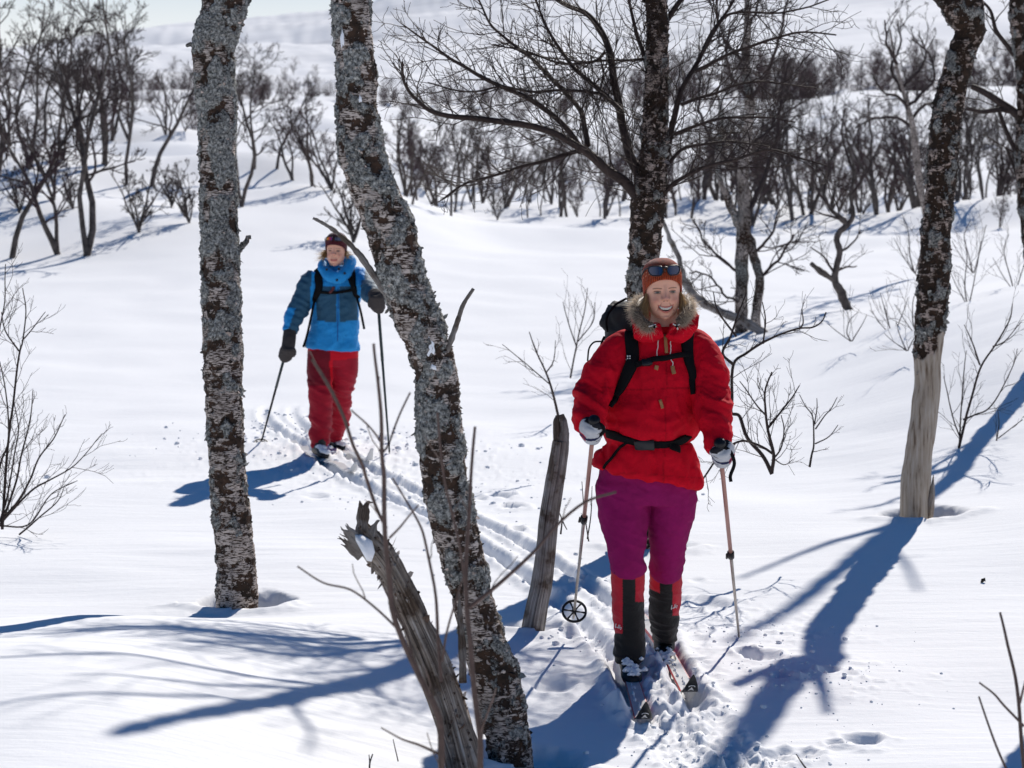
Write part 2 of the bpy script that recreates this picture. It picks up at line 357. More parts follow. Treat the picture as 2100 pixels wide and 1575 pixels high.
def G(X, Y):
    X = np.asarray(X, float); Y = np.asarray(Y, float); shp = X.shape
    X = np.atleast_1d(X).ravel(); Y = np.atleast_1d(Y).ravel()
    z = G0(X, Y); z = wells(X, Y, z)
    near = np.where((np.hypot(X, Y) < 40) & (Y > 2))[0]
    if len(near):
        x, y = X[near], Y[near]; P = np.stack([x, y, 0 * x], -1); zz = z[near]
        wind = pn(P * [1.1, 6.0, 1], 1.0, 5.5) * .6 + pn(P * [3, 15, 1], 1.0, 2.5) * .3
        zz = zz + .0075 * wind * (.4 + .9 * sstep(-.2, .5, pn(P, .6, 7.7)))
        rough = pn(P, 22, 1.5) * .5 + pn(P, 46, 3.5) * .35 + pn(P, 9, 4.5) * .5
        d, s, al = seg_dist(x, y, [tuple(p) for p in _TR])
        m = sstep(7.3, 8.3, y)                     # the prepared-by-skis trench
        wob = .012 * pn(P, 3.0, 9.9)
        tr = 0
        for off, dep in ((-.125, .045), (.125, .040)):
            e = d * s - off + wob
            tr = tr - dep * np.exp(-(np.abs(e) / .040) ** 4) + .016 * np.exp(-((np.abs(e) - .075) / .030) ** 2) * (1 + .6 * rough)
        tr = tr + .012 * rough * np.exp(-(d / .30) ** 2)
        zz = zz + tr * m * (1 - sstep(17.3, 19.5, y))
        for P2, fr in ((SKI_L, 8.0), (SKI_R, 8.4)):
            d2, s2, _ = seg_dist(x, y, P2); zz = zz - .028 * np.exp(-(d2 / .055) ** 4) + .014 * np.exp(-((d2 - .085) / .035) ** 2) * (1 + rough)
        # broken snow in front of the skier
        for P2, wd, am in (([(.60, 8.6), (.56, 8.0), (.64, 7.5), (.72, 7.0), (.8, 6.2)], .13, .030), ([(.735, 8.35), (.78, 7.6), (.84, 7.0), (.9, 6.4)], .07, .020), ([(1.0, 7.45), (.86, 7.35), (.76, 7.25)], .10, .030)):
            d2, s2, _ = seg_dist(x, y, P2); w = np.exp(-(d2 / wd) ** 4)
            zz = zz + w * (am * .7 * (np.abs(pn(P, 24, 2.2)) * 1.4 - .4 + .5 * rough) - .012) + .018 * np.exp(-((d2 - wd * 1.15) / .03) ** 2) * (.6 + rough)
        for (px, py, rad, dep) in HOLES:
            hx, hy = _pt(px, py); q = np.hypot((x - hx) / rad, (y - hy) / (rad * 1.25)); q = q * (1 + .35 * pn(P, 14, px * .01))
            zz = zz - dep * (1 - sstep(.4, 1.0, q)) + .22 * dep * np.exp(-((q - 1.25) / .3) ** 2) * (1 + 1.5 * rough)
        for (ax, ay, sx_, sy_, am) in ((1.02, 9.45, .55, .20, .008), (.95, 9.95, .6, .25, .007), (-1.3, 16.5, 1.1, 1.0, .010), (-.9, 15.0, 1.3, .9, .008), (1.25, 8.6, .4, .3, .008)):
            zz = zz + am * np.exp(-((x - ax) / sx_) ** 2 - ((y - ay) / sy_) ** 2) * sstep(.05, .6, rough) * 2.0
        z[near] = zz
    return z.reshape(shp)
def gz(x, y): return float(G(np.array([x]), np.array([y]))[0])
_ds = np.exp(np.linspace(math.log(3), math.log(1200), 1400))
def ground_at(px, py):
    X = (px - CX) / F * _ds; Zr = CZ - (py - HY) / F * _ds; g = G0(X, _ds); k = np.where(Zr < g)[0]
    d = _ds[k[0]] if len(k) else 1000.0
    x = (px - CX) / F * d; return Vector((x, d, gz(x, d)))
def ground_d(px, d):
    x = (px - CX) / F * d; return Vector((x, d, gz(x, d)))

def build_ground():
    rr = [.5, 1, 1.6, 2.2, 2.8, 3.4, 4.0, 4.5, 5.0]; r = 5.3
    while r < 3900:
        rr.append(r)
        r += max(.012, r * r / 8471 * 2.6) if r < 21 else (r * .011 if r < 70 else r * .018)
    rr = np.array(rr)
    a = list(np.arange(-15.4, 15.4, .058)); s = .08; q = 15.4; out = []
    while q < 180 - 5: out.append(q); q += s; s = min(5, s * 1.18)
    A = np.radians(np.array([-x for x in out[::-1]] + a + out + [180.0]))
    TH, RR = np.meshgrid(A, rr, indexing='ij'); X = RR * np.sin(TH); Y = RR * np.cos(TH)
    Z = G(X.ravel(), Y.ravel()); V = np.stack([X.ravel(), Y.ravel(), Z], -1)
    na, nr = len(A), len(rr); i = np.arange(na)[:, None]; j = np.arange(nr - 1)[None, :]; i2 = (i + 1) % na
    Fa = np.stack([i * nr + j, i * nr + j + 1, i2 * nr + j + 1, i2 * nr + j], -1).reshape(-1, 4)
    c = len(V); V = np.vstack([V, [0, 0, gz(0, 0.01)]])
    o = obj('snow_ground', V, Fa, M['snow'], kind='structure')
    fan = [(c, ((k + 1) % na) * nr, k * nr) for k in range(na)]
    return o
ground = build_ground()

def snow_crumbs():                               # loose crumbs of snow thrown out beside the tracks
    base_v = []; t = (1 + 5 ** .5) / 2
    ico = np.array([(-1, t, 0), (1, t, 0), (-1, -t, 0), (1, -t, 0), (0, -1, t), (0, 1, t), (0, -1, -t), (0, 1, -t), (t, 0, -1), (t, 0, 1), (-t, 0, -1), (-t, 0, 1)]) / 1.9
    fc = np.array([(0, 11, 5), (0, 5, 1), (0, 1, 7), (0, 7, 10), (0, 10, 11), (1, 5, 9), (5, 11, 4), (11, 10, 2), (10, 7, 6), (7, 1, 8), (3, 9, 4), (3, 4, 2), (3, 2, 6), (3, 6, 8), (3, 8, 9), (4, 9, 5), (2, 4, 11), (6, 2, 10), (8, 6, 7), (9, 8, 1)])
    r = np.random.RandomState(3); pts = []
    for k in range(200):
        i = r.randint(0, len(_TR) - 30); p = _TR[i] + (_TR[i + 1] - _TR[i]) * r.rand(); o = r.normal(0, .22)
        pts.append((p[0] + o, p[1] + r.normal(0, .1), r.gamma(2, .0035)))
    for (cx, cy, sx_, sy_, n, sz) in ((.62, 7.6, .12, .5, 150, .004), (.9, 7.35, .16, .12, 80, .004), (1.02, 9.45, .3, .15, 110, .0035), (1.2, 8.7, .22, .2, 120, .0035), (1.05, 8.3, .3, .4, 60, .003), (.33, 9.3, .12, .1, 50, .004), (-1.3, 16.3, .8, .6, 260, .008), (-1.9, 17.5, .5, .5, 80, .008), (-.3, 14, .6, .5, 120, .006)):
        for k in range(n): pts.append((r.normal(cx, sx_), r.normal(cy, sy_), r.gamma(2, sz / 2)))
    pts = np.array([p for p in pts if 6 < p[1] < 21]); pts[:, 2] = np.clip(pts[:, 2], .002, .028)
    gzv = G(pts[:, 0], pts[:, 1]); V = []; Fa = []
    for k, (x, y, s) in enumerate(pts):
        v = ico * s * (1 + .35 * r.rand(12, 1)) * [1, 1, .7] + [x, y, gzv[k] + s * .25]; V.append(v); Fa.append(fc + 12 * k)
    obj('snow_crumbs', np.concatenate(V), np.concatenate(Fa), M['snow'], None, True, label='loose crumbs of snow thrown out beside the ski tracks', cat='snow', kind='stuff')
snow_crumbs()

# ------------------------------------------------------------------ trees
def bark_trunk(name, path, mt, parent, seed, sides=72, step=.010, lich=.5, dark=.5, amp=1.0, bare=None, low=0.0):
    """path rows: x,y,z,radius. returns surface samples for flakes"""
    P = cat_path(path, 8); L = np.r_[0, np.cumsum(np.linalg.norm(np.diff(P[:, :3], axis=0), axis=1))]
    n = max(8, int(L[-1] / step)); s = np.linspace(0, L[-1], n); P = np.stack([np.interp(s, L, P[:, k]) for k in range(4)], -1)
    C = P[:, :3]; T = np.gradient(C, axis=0); T /= np.linalg.norm(T, axis=1)[:, None]
    A = np.cross(T, [0, 1, 0]); A /= np.linalg.norm(A, axis=1)[:, None]; B = np.cross(T, A)
    a = np.arange(sides) * 2 * math.pi / sides
    D = np.cos(a)[None, :, None] * A[:, None] + np.sin(a)[None, :, None] * B[:, None]
    V = (C[:, None] + P[:, 3][:, None, None] * D); flat = V.reshape(-1, 3); Dn = D.reshape(-1, 3)
    o = seed * 7.31
    big = fbm(flat, 5, 3, o); ln = fbm(flat * [1, 1, .8], 11, 4, o + 3); fs = fbm(flat * [1, 1, 1.0], 14, 4, o + 20)
    hor = pn(flat * [1, 1, 5.5], 13, o + 31)
    lichen = np.clip(.5 + 2.2 * (ln + (lich - .5) + low * (sstep(.2, 2.2, flat[:, 2]) - .6)), 0, 1); darkm = np.clip(.5 + 1.6 * (fs * .8 + .3 * hor + (dark - .5)), 0, 1)
    bare_m = np.zeros(len(flat)) if bare is None else bare(flat)
    rg = pn(flat, 60, o + 5) * .5 + pn(flat, 110, o + 6) * .5
    disp = .008 * big + (1 - bare_m) * (.007 * sstep(.35, .8, lichen) * (1 + 1.3 * rg) - .007 * sstep(.45, .75, darkm) * (1 - sstep(.4, .7, lichen)) + .003 * rg + .003 * hor)
    flat = flat + Dn * (disp * amp)[:, None]
    colr = np.stack([lichen * (1 - bare_m), darkm * (1 - bare_m), bare_m], -1)
    i = np.arange(n - 1)[:, None] * sides; j = np.arange(sides)[None, :]; k = (j + 1) % sides
    Fa = np.stack([i + j, i + k, i + sides + k, i + sides + j], -1).reshape(-1, 4)
    c = len(flat); flat2 = np.vstack([flat, C[0], C[-1]]); colr = np.vstack([colr, colr[0], colr[-1]])
    me = make_mesh(name, flat2, Fa, mt, True, colr)
    o_ = link(name, me, parent)
    return flat, Dn, lichen, darkm, bare_m, T[:, None].repeat(sides, 1).reshape(-1, 3)
def flakes(S, n, parent, seed, size=.008, paper=(.52, .43, .38), lich=(.30, .30, .28), dark=(.030, .022, .017)):
    P, D, li, da, ba, T = S; r = np.random.RandomState(seed); w = (1 - ba) * (.25 + (li > .5) * 1.0 + (da > .55) * .6); w /= w.sum()
    idx = r.choice(len(P), n, p=w); V = []; Fa = []; Cc = []; q = 0
    for i in idx:
        d = D[i]; t = T[i]; u = np.cross(d, t); s = size * r.gamma(3, .33)
        a = r.uniform(0, 6.28); e1 = math.cos(a) * t + math.sin(a) * u; e2 = np.cross(d, e1)
        lift = r.uniform(.05, 1.0); o = P[i] - d * .002
        out = e1 * math.cos(lift) + d * math.sin(lift)
        wd = s * r.uniform(.35, .8); cur = r.uniform(-.4, .5) * s
        V += [o - e2 * wd, o + e2 * wd, o + out * s * .6 + e2 * wd * .8 + d * cur, o + out * s * .6 - e2 * wd * .9 + d * cur * .8, o + out * s * 1.1 + e2 * wd * r.uniform(-.4, .4) + d * cur * 1.6]
        Fa += [(q, q + 1, q + 2), (q, q + 2, q + 3), (q + 3, q + 2, q + 4)]; q += 5
        x = r.rand()
        c = lich if li[i] > .5 and x < .8 else (dark if x < .55 else paper)
        k = r.uniform(.5, 1.45); Cc += [[c[0] * k, c[1] * k, c[2] * k]] * 5
    obj('bark_flakes', np.array(V), Fa, M['flake'], parent, False, np.array(Cc), kind='stuff')

def px_path(rows, d, dd=None):                   # rows (px, py, width px [, distance]) -> x, y, z, radius
    out = []
    for k, r_ in enumerate(rows):
        q = r_[3] if len(r_) > 3 else d
        p = W(r_[0], r_[1], q); out.append((p.x, p.y, p.z, r_[2] / 2 / F * q))
    return out
def grow(T, p, dr, L, r, lev, rg, spread=.7, upw=.15, wob=.18, kids=5, taper=.35, minr=.0012, sides=4, col2=None, thin_sides=3):
    """a wandering branch with side branches; T may be a list of Twigs by level"""
    n = max(4, int(L / .12)) if lev > 0 else 4; n = min(n, 12)
    st = L / n; pts = [p]; d = list(dr); x, y, z = p
    dirs = [tuple(d)]
    for i in range(n):
        d[0] += rg.gauss(0, wob); d[1] += rg.gauss(0, wob); d[2] += rg.gauss(0, wob) + upw * (.4 if lev else .6)
        m = math.sqrt(d[0] ** 2 + d[1] ** 2 + d[2] ** 2); d = [d[0] / m, d[1] / m, d[2] / m]
        x += d[0] * st; y += d[1] * st; z += d[2] * st; pts.append((x, y, z)); dirs.append(tuple(d))
    tgt = T[min(lev, len(T) - 1)] if isinstance(T, list) else T
    tgt.add(pts, r, max(minr, r * taper), sides if lev > 1 else thin_sides)
    if lev == 0: return
    k = kids if isinstance(kids, int) else kids[min(lev, len(kids) - 1)]
    for j in range(k):
        t = rg.uniform(.18, .98); i = min(int(t * n), n - 1); f = t * n - i
        q = tuple(pts[i][c] + (pts[i + 1][c] - pts[i][c]) * f for c in range(3))
        b = dirs[i]; a = (rg.gauss(0, 1), rg.gauss(0, 1), rg.gauss(0, 1))
        dot = sum(a[c] * b[c] for c in range(3)); a = [a[c] - dot * b[c] for c in range(3)]; m = math.sqrt(sum(c * c for c in a)) + 1e-6
        nd_ = [b[c] * math.cos(spread) + a[c] / m * math.sin(spread) for c in range(3)]
        rr = max(minr, (r + (r * taper - r) * t) * rg.uniform(.45, .7))
        grow(T, q, nd_, L * (1 - t * .45) * rg.uniform(.38, .62), rr, lev - 1, rg, spread, upw, wob, kids, taper, minr, sides, col2, thin_sides)
def limb(T, rows, d, rg, wid0, wid1, twig_len=.35, dens=16, lev=1, dz=.0, sides=7, twr=.0035, upw=.14, kids=4, spread=.75, minr=.0012, wig=.008):
    P = px_path([(a, b, 1) if len(q) == 2 else (a, b, 1, q[2]) for q in rows for a, b in [q[:2]]], d)
    P = cat_path(P, 5)[:, :3]; n = len(P); t = np.linspace(0, 1, n)
    P[:, 1] += dz * t; P[:, :3] += np.stack([pn(P, 6, rg.random() * 99), pn(P, 6, rg.random() * 99), pn(P, 6, rg.random() * 99)], -1) * wig
    r0, r1 = wid0 / 2 / F * d, wid1 / 2 / F * d
    T.add(P, r0 + (r1 - r0) * t, None, sides)
    L = np.r_[0, np.cumsum(np.linalg.norm(np.diff(P, axis=0), axis=1))]
    for k in range(int(L[-1] * dens)):
        s = L[-1] * (k + rg.random()) / (L[-1] * dens); s = max(s, .06 * L[-1]); i = min(np.searchsorted(L, s) - 1, n - 2); i = max(i, 0); f = (s - L[i]) / (L[i + 1] - L[i] + 1e-9)
        q = P[i] + (P[i + 1] - P[i]) * f; b = P[i + 1] - P[i]; b /= np.linalg.norm(b)
        a = np.array([rg.gauss(0, 1), rg.gauss(0, 1), rg.gauss(0, 1)]); a -= a.dot(b) * b; a /= np.linalg.norm(a)
        nd_ = b * math.cos(spread) + a * math.sin(spread)
        grow(T, tuple(q), tuple(nd_), twig_len * rg.uniform(.5, 1.2) * (1.1 - .5 * s / L[-1]), max(minr * 1.4, min(twr, (r0 + (r1 - r0) * s / L[-1]) * .6)), lev, rg, spread, upw, .2, kids, .45, minr)
    return P

# left birch
def birch_left():
    rows = [(492, -700, 70), (500, -350, 78), (470, -60, 88), (460, 20, 88), (438, 100, 88), (444, 220, 76), (447, 330, 72), (448, 450, 72), (452, 560, 76), (456, 700, 80), (461, 850, 76), (468, 980, 76), (478, 1090, 78), (487, 1180, 82), (488, 1250, 86), (488, 1290, 90)]
    d = 10.1; t = empty('birch_tree', ground_d(488, d), 'straight lichen-crusted birch trunk standing alone in front of the blue-jacketed skier\'s left side', 'tree', 'large birch trunks near the skiers')
    path = px_path(rows, d)[::-1]
    S = bark_trunk('trunk', path, M['bark'], t, 1, 84, .0085, lich=.45, dark=.49, low=.40); flakes(S, 9000, t, 1, .0058)
    rg = random.Random(21)
    for nm, rows2, w0, w1 in (('branch', [(430, 118), (412, 112), (398, 92), (384, 94)], 20, 7), ('branch', [(428, 140), (405, 146), (393, 152)], 8, 3), ('branch', [(488, 512), (500, 500), (512, 486)], 16, 9)):
        T = Twigs(); P = cat_path(px_path([(a, b, 1) for a, b in rows2], d), 6)[:, :3]; P += np.random.RandomState(4).normal(0, .003, P.shape)
        T.add(P, w0 / 2 / F * d * (1 + .35 * np.random.RandomState(8).normal(size=len(P)) * 0) + (w1 - w0) / 2 / F * d * np.linspace(0, 1, len(P)), None, 8)
        V, Fa = T.arrays(); V = V + np.stack([pn(V, 90, 1)] * 3, -1) * .0035
        obj(nm, V, Fa, M['bark_dark'], t, colr=np.tile([.6, .5, 0], (len(V), 1)))
    T = Twigs()
    for k in range(14):
        s = rg.uniform(2.9, 5.2); a = rg.uniform(0, 6.28)
        grow(T, (-1.25, d, s), (math.cos(a), math.sin(a), .7), 1.1, .014, 2, rg, kids=5, minr=.003)
    V, Fa = T.arrays(); obj('crown', V, Fa, M['twig'], t)
birch_left()
# crooked middle birch
def birch_middle():
    rows = [(700, -520, 60), (712, -200, 68), (718, -20, 74), (724, 60, 78), (733, 140, 78), (733, 220, 84), (742, 310, 92), (768, 390, 96), (797, 460, 98), (818, 540, 92), (842, 620, 90), (876, 700, 92), (897, 780, 88), (901, 860, 92), (908, 940, 98), (921, 1030, 96), (942, 1120, 90), (962, 1200, 88), (986, 1290, 88), (1010, 1370, 96), (1028, 1450, 98), (1044, 1530, 94), (1049, 1600, 96), (1050, 1680, 104)]
    d = 7.3; t = empty('birch_tree', ground_d(1049, d), 'crooked leaning birch in the foreground with peeling bark and snow patches, between the two skiers', 'tree', 'large birch trunks near the skiers')
    S = bark_trunk('trunk', px_path(rows, d)[::-1], M['bark'], t, 2, 100, .0062, lich=.45, dark=.50, amp=.9, low=.15); flakes(S, 12000, t, 2, .0048)
    for rows2, w0, w1 in (([(800, 612), (770, 570), (735, 520), (700, 485), (670, 462), (642, 447)], 17, 6), ([(905, 740), (922, 705), (938, 660), (950, 625), (971, 592)], 15, 6)):
        P = cat_path(px_path([(a, b, 1) for a, b in rows2], d - .03), 8); n = len(P); P = P[:, :3]
        r_ = np.linspace(w0, w1, n) / 2 / F * d; r_ = r_ * (1 + .25 * pn(P, 40, 3))
        V, Fa = tube_geo(P, r_, 10); V = V + np.stack([pn(V, 120, 1)] * 3, -1) * .0016
        grain(obj('branch', V, Fa, M['deadwood'], t), n, 10)
    for (px, py, w, h) in ((884, 708, 22, 34), (890, 750, 16, 12), (706, 82, 8, 34), (742, 205, 8, 14)):   # snow caught on the bark
        V = []; Fa = []
        uv = [(math.cos(a) * r_, math.sin(a) * r_) for r_ in (1, .6) for a in np.arange(14) * 6.283 / 14] + [(0, 0)]
        c = W(px, py, d); sc = d / F; k = 0
        rad = 44 * sc
        for (a, b) in uv:
            w_ = 1 + .3 * math.sin(5 * a + 3 * b)
            V.append((c.x + a * w * .5 * sc * w_, d - rad * .95 - .004 * (1 - a * a - b * b) - .004, c.z + b * h * .5 * sc * w_))
        Fa = [(i, (i + 1) % 14, 14 + (i + 1) % 14, 14 + i) for i in range(14)] + [(14 + i, 14 + (i + 1) % 14, 28) for i in range(14)]
        obj('snow_patch', V, Fa, M['snow'], t)
    rg = random.Random(5); T = Twigs()
    for k in range(10):
        s = rg.uniform(3.0, 3.7); a = rg.uniform(0, 6.28); grow(T, (-.57, d, s), (math.cos(a), math.sin(a), .8), .7, .01, 1, rg, kids=4, minr=.003)
    V, Fa = T.arrays(); obj('crown', V, Fa, M['twig'], t)
def grain(o, n, sides, seed=0):                  # grain coordinates: round the stem, along the stem
    me = o.data; a = me.attributes.new('grain', 'FLOAT_VECTOR', 'POINT'); N = len(me.vertices)
    g = np.zeros((N, 3), np.float32); k = min(N, n * sides); i = np.arange(k)
    co = np.empty(N * 3, np.float32); me.vertices.foreach_get('co', co); co = co.reshape(-1, 3)
    ang = (i % sides) / sides * 2 * math.pi
    g[:k, 0] = np.cos(ang) * .6; g[:k, 2] = np.sin(ang) * 9.6
    ln = np.r_[0, np.cumsum(np.linalg.norm(np.diff(co[:k:sides], axis=0), axis=1))]; g[:k, 1] = np.repeat(ln, sides)[:k] * 2.2 + seed
    g[:k, 0] += .0
    a.data.foreach_set('vector', g.ravel())
birch_middle()
# broken log leaning in the foreground
def log_broken():
    d = 6.95; t = empty('broken_log', ground_d(1000, d), 'leaning dead broken tree trunk with splintered grey top, in front of the crooked birch', 'log')
    rows = [(966, 1680, 68, 6.9), (955, 1590, 66, 6.9), (935, 1510, 64, 6.92), (912, 1430, 62, 6.95), (884, 1350, 58, 6.98), (855, 1282, 54, 7.0), (830, 1225, 52, 7.0), (804, 1175, 52, 7.0), (776, 1132, 54, 7.0), (748, 1100, 50, 7.0)]
    P = cat_path(px_path(rows, d), 14); n = len(P); sides = 64
    V, Fa = tube_geo(P[:, :3], P[:, 3], sides, False)
    C = np.repeat(P[:, :3], sides, 0); D = V - C; D /= np.linalg.norm(D, axis=1)[:, None]
    a = np.tile(np.arange(sides) * 6.283 / sides, n); s = np.repeat(np.linspace(0, 12, n), sides)
    Q = np.stack([np.cos(a) * 3.0, np.sin(a) * 3.0, s * .25], -1); h = pn(Q, 1.6, 3) * .014 + pn(Q * [1, 1, .5], 4, 5) * .009 + pn(Q * [1, 1, .4], 9, 6) * .005
    hollow = np.exp(-((s - 11.2) / 1.1) ** 2) * np.exp(-((np.cos(a) * 0 + np.sin(a) + 1) / .8) ** 2)
    V = V + D * (h - .010 * hollow)[:, None]
    # jagged end
    last = np.repeat(np.arange(n), sides) >= n - 3; V[last] += (P[-1, :3] - P[-4, :3]) / np.linalg.norm(P[-1, :3] - P[-4, :3]) * (np.abs(pn(Q[last], 3, 8)) * .05)[:, None]
    o = obj('trunk', V, Fa, M['deadwood_brown'], t); grain(o, n, sides)
    flakes((V, D, 0 * a, .2 + .8 * (pn(V, 8, 3) > .0), 0 * a, np.tile([0, 0, 1.], (len(V), 1))), 1600, t, 77, .0065, (.34, .29, .25), (.3, .3, .3), (.09, .06, .045))
    def shard(rows, nm='splinter', dd=6.98):
        P = cat_path([tuple(W(x, y, dd)) + (w / 2 / F * dd,) for x, y, w in rows], 5); m = len(P)
        V, Fa = tube_geo(P[:, :3], P[:, 3], 8, True, .5); V = V + np.stack([pn(V, 55, 2), pn(V, 55, 12) * .5, pn(V, 55, 22)], -1) * .004
        o = obj(nm, V, Fa, M['deadwood'], t); grain(o, m, 8, len(rows))
    shard([(752, 1122, 34), (745, 1090, 30), (742, 1062, 22), (741, 1040, 12), (737, 1026, 3)], 'snag')
    shard([(745, 1075, 20), (750, 1052, 16), (752, 1036, 12), (757, 1030, 5), (764, 1033, 2)], 'snag')
    shard([(752, 1120, 26), (762, 1095, 22), (769, 1078, 12), (778, 1066, 3)], 'snag')
    shard([(760, 1118, 12), (765, 1096, 10), (764, 1078, 2)], 'snag')
    rg = random.Random(4)
    for k in range(11):
        f = k / 10; x0 = 742 - 12 * f + rg.uniform(-4, 4); y0 = 1128 - 22 * (1 - f) + 12 * f
        shard([(x0 + 8, y0 + 6, 12), (x0 - 14, y0 - 14, 9), (x0 - 30 - rg.uniform(0, 16), y0 - 30 + rg.uniform(-10, 6), 1.2)], 'splinter', 6.93 + .06 * f)
    shard([(950, 1400, 16), (948, 1330, 15), (944, 1270, 12), (941, 1215, 3)], 'splinter', 7.08)
    # snow lying in the hollow
    c = [(728, 1098), (742, 1100), (762, 1112), (768, 1135), (762, 1152), (752, 1150), (740, 1128), (730, 1110)]
    V = [tuple(W(x, y, 6.915 + .012 * math.sin(x))) for x, y in c] + [tuple(W(749, 1122, 6.90)), tuple(W(756, 1138, 6.898))]
    V += [tuple(Vector(v) + Vector((0, .03, 0))) for v in V[:8]]
    Fa = [(0, 1, 8), (1, 2, 8), (2, 3, 9), (2, 9, 8), (3, 4, 9), (4, 5, 9), (5, 6, 9), (6, 8, 9), (6, 7, 8), (7, 0, 8)] + [(i, 10 + i, 10 + (i + 1) % 8, (i + 1) % 8) for i in range(8)]
    obj('snow_patch', V, Fa, M['snow'], t)
log_broken()
# grey dead pole left of the red skier
def dead_pole():
    d = 9.45; t = empty('dead_tree', ground_d(1092, d), 'bare grey dead pole sticking out of the snow to the left of the red-jacketed skier', 'dead tree')
    rows = [(1088, 1345, 50), (1092, 1300, 48), (1102, 1240, 44), (1112, 1190, 42), (1119, 1130, 40), (1125, 1070, 39), (1134, 1010, 38), (1142, 965, 38), (1147, 930, 36), (1150, 905, 32)]
    P = cat_path(px_path(rows, d), 16); n = len(P); S = 48; V, Fa = tube_geo(P[:, :3], P[:, 3], S, False)
    C = np.repeat(P[:, :3], S, 0); D = V - C; D /= np.linalg.norm(D, axis=1)[:, None]; a = np.tile(np.arange(S) * 6.283 / S, n); s = np.repeat(np.linspace(0, 3, n), S)
    Q = np.stack([np.cos(a) * 3, np.sin(a) * 3, s * .5], -1); V = V + D * (pn(Q, 1.8, 3) * .004 + pn(Q, 5, 5) * .003)[:, None]
    k = np.exp(-((V[:, 2] - W(1126, 1184, d).z) / .012) ** 2 - ((V[:, 0] - W(1124, 1184, d).x) / .010) ** 2) * (V[:, 1] < d); V += D * (-.012 * k)[:, None]
    grain(obj('trunk', V, Fa, M['deadwood'], t), n, S)
    for rows2 in ([(1143, 925, 16), (1142, 890, 16), (1141, 865, 13), (1143, 852, 7)], [(1154, 925, 22), (1155, 895, 20), (1156, 870, 17), (1152, 850, 12)], [(1163, 915, 8), (1164, 880, 5), (1164, 872, 2)]):
        Pq = cat_path([tuple(W(x, y, d)) + (w / 2 / F * d,) for x, y, w in rows2], 6); V, Fa = tube_geo(Pq[:, :3], Pq[:, 3], 10); V = V + np.stack([pn(V, 60, 2)] * 3, -1) * .003
        grain(obj('splinter', V, Fa, M['deadwood'], t), len(Pq), 10)
dead_pole()
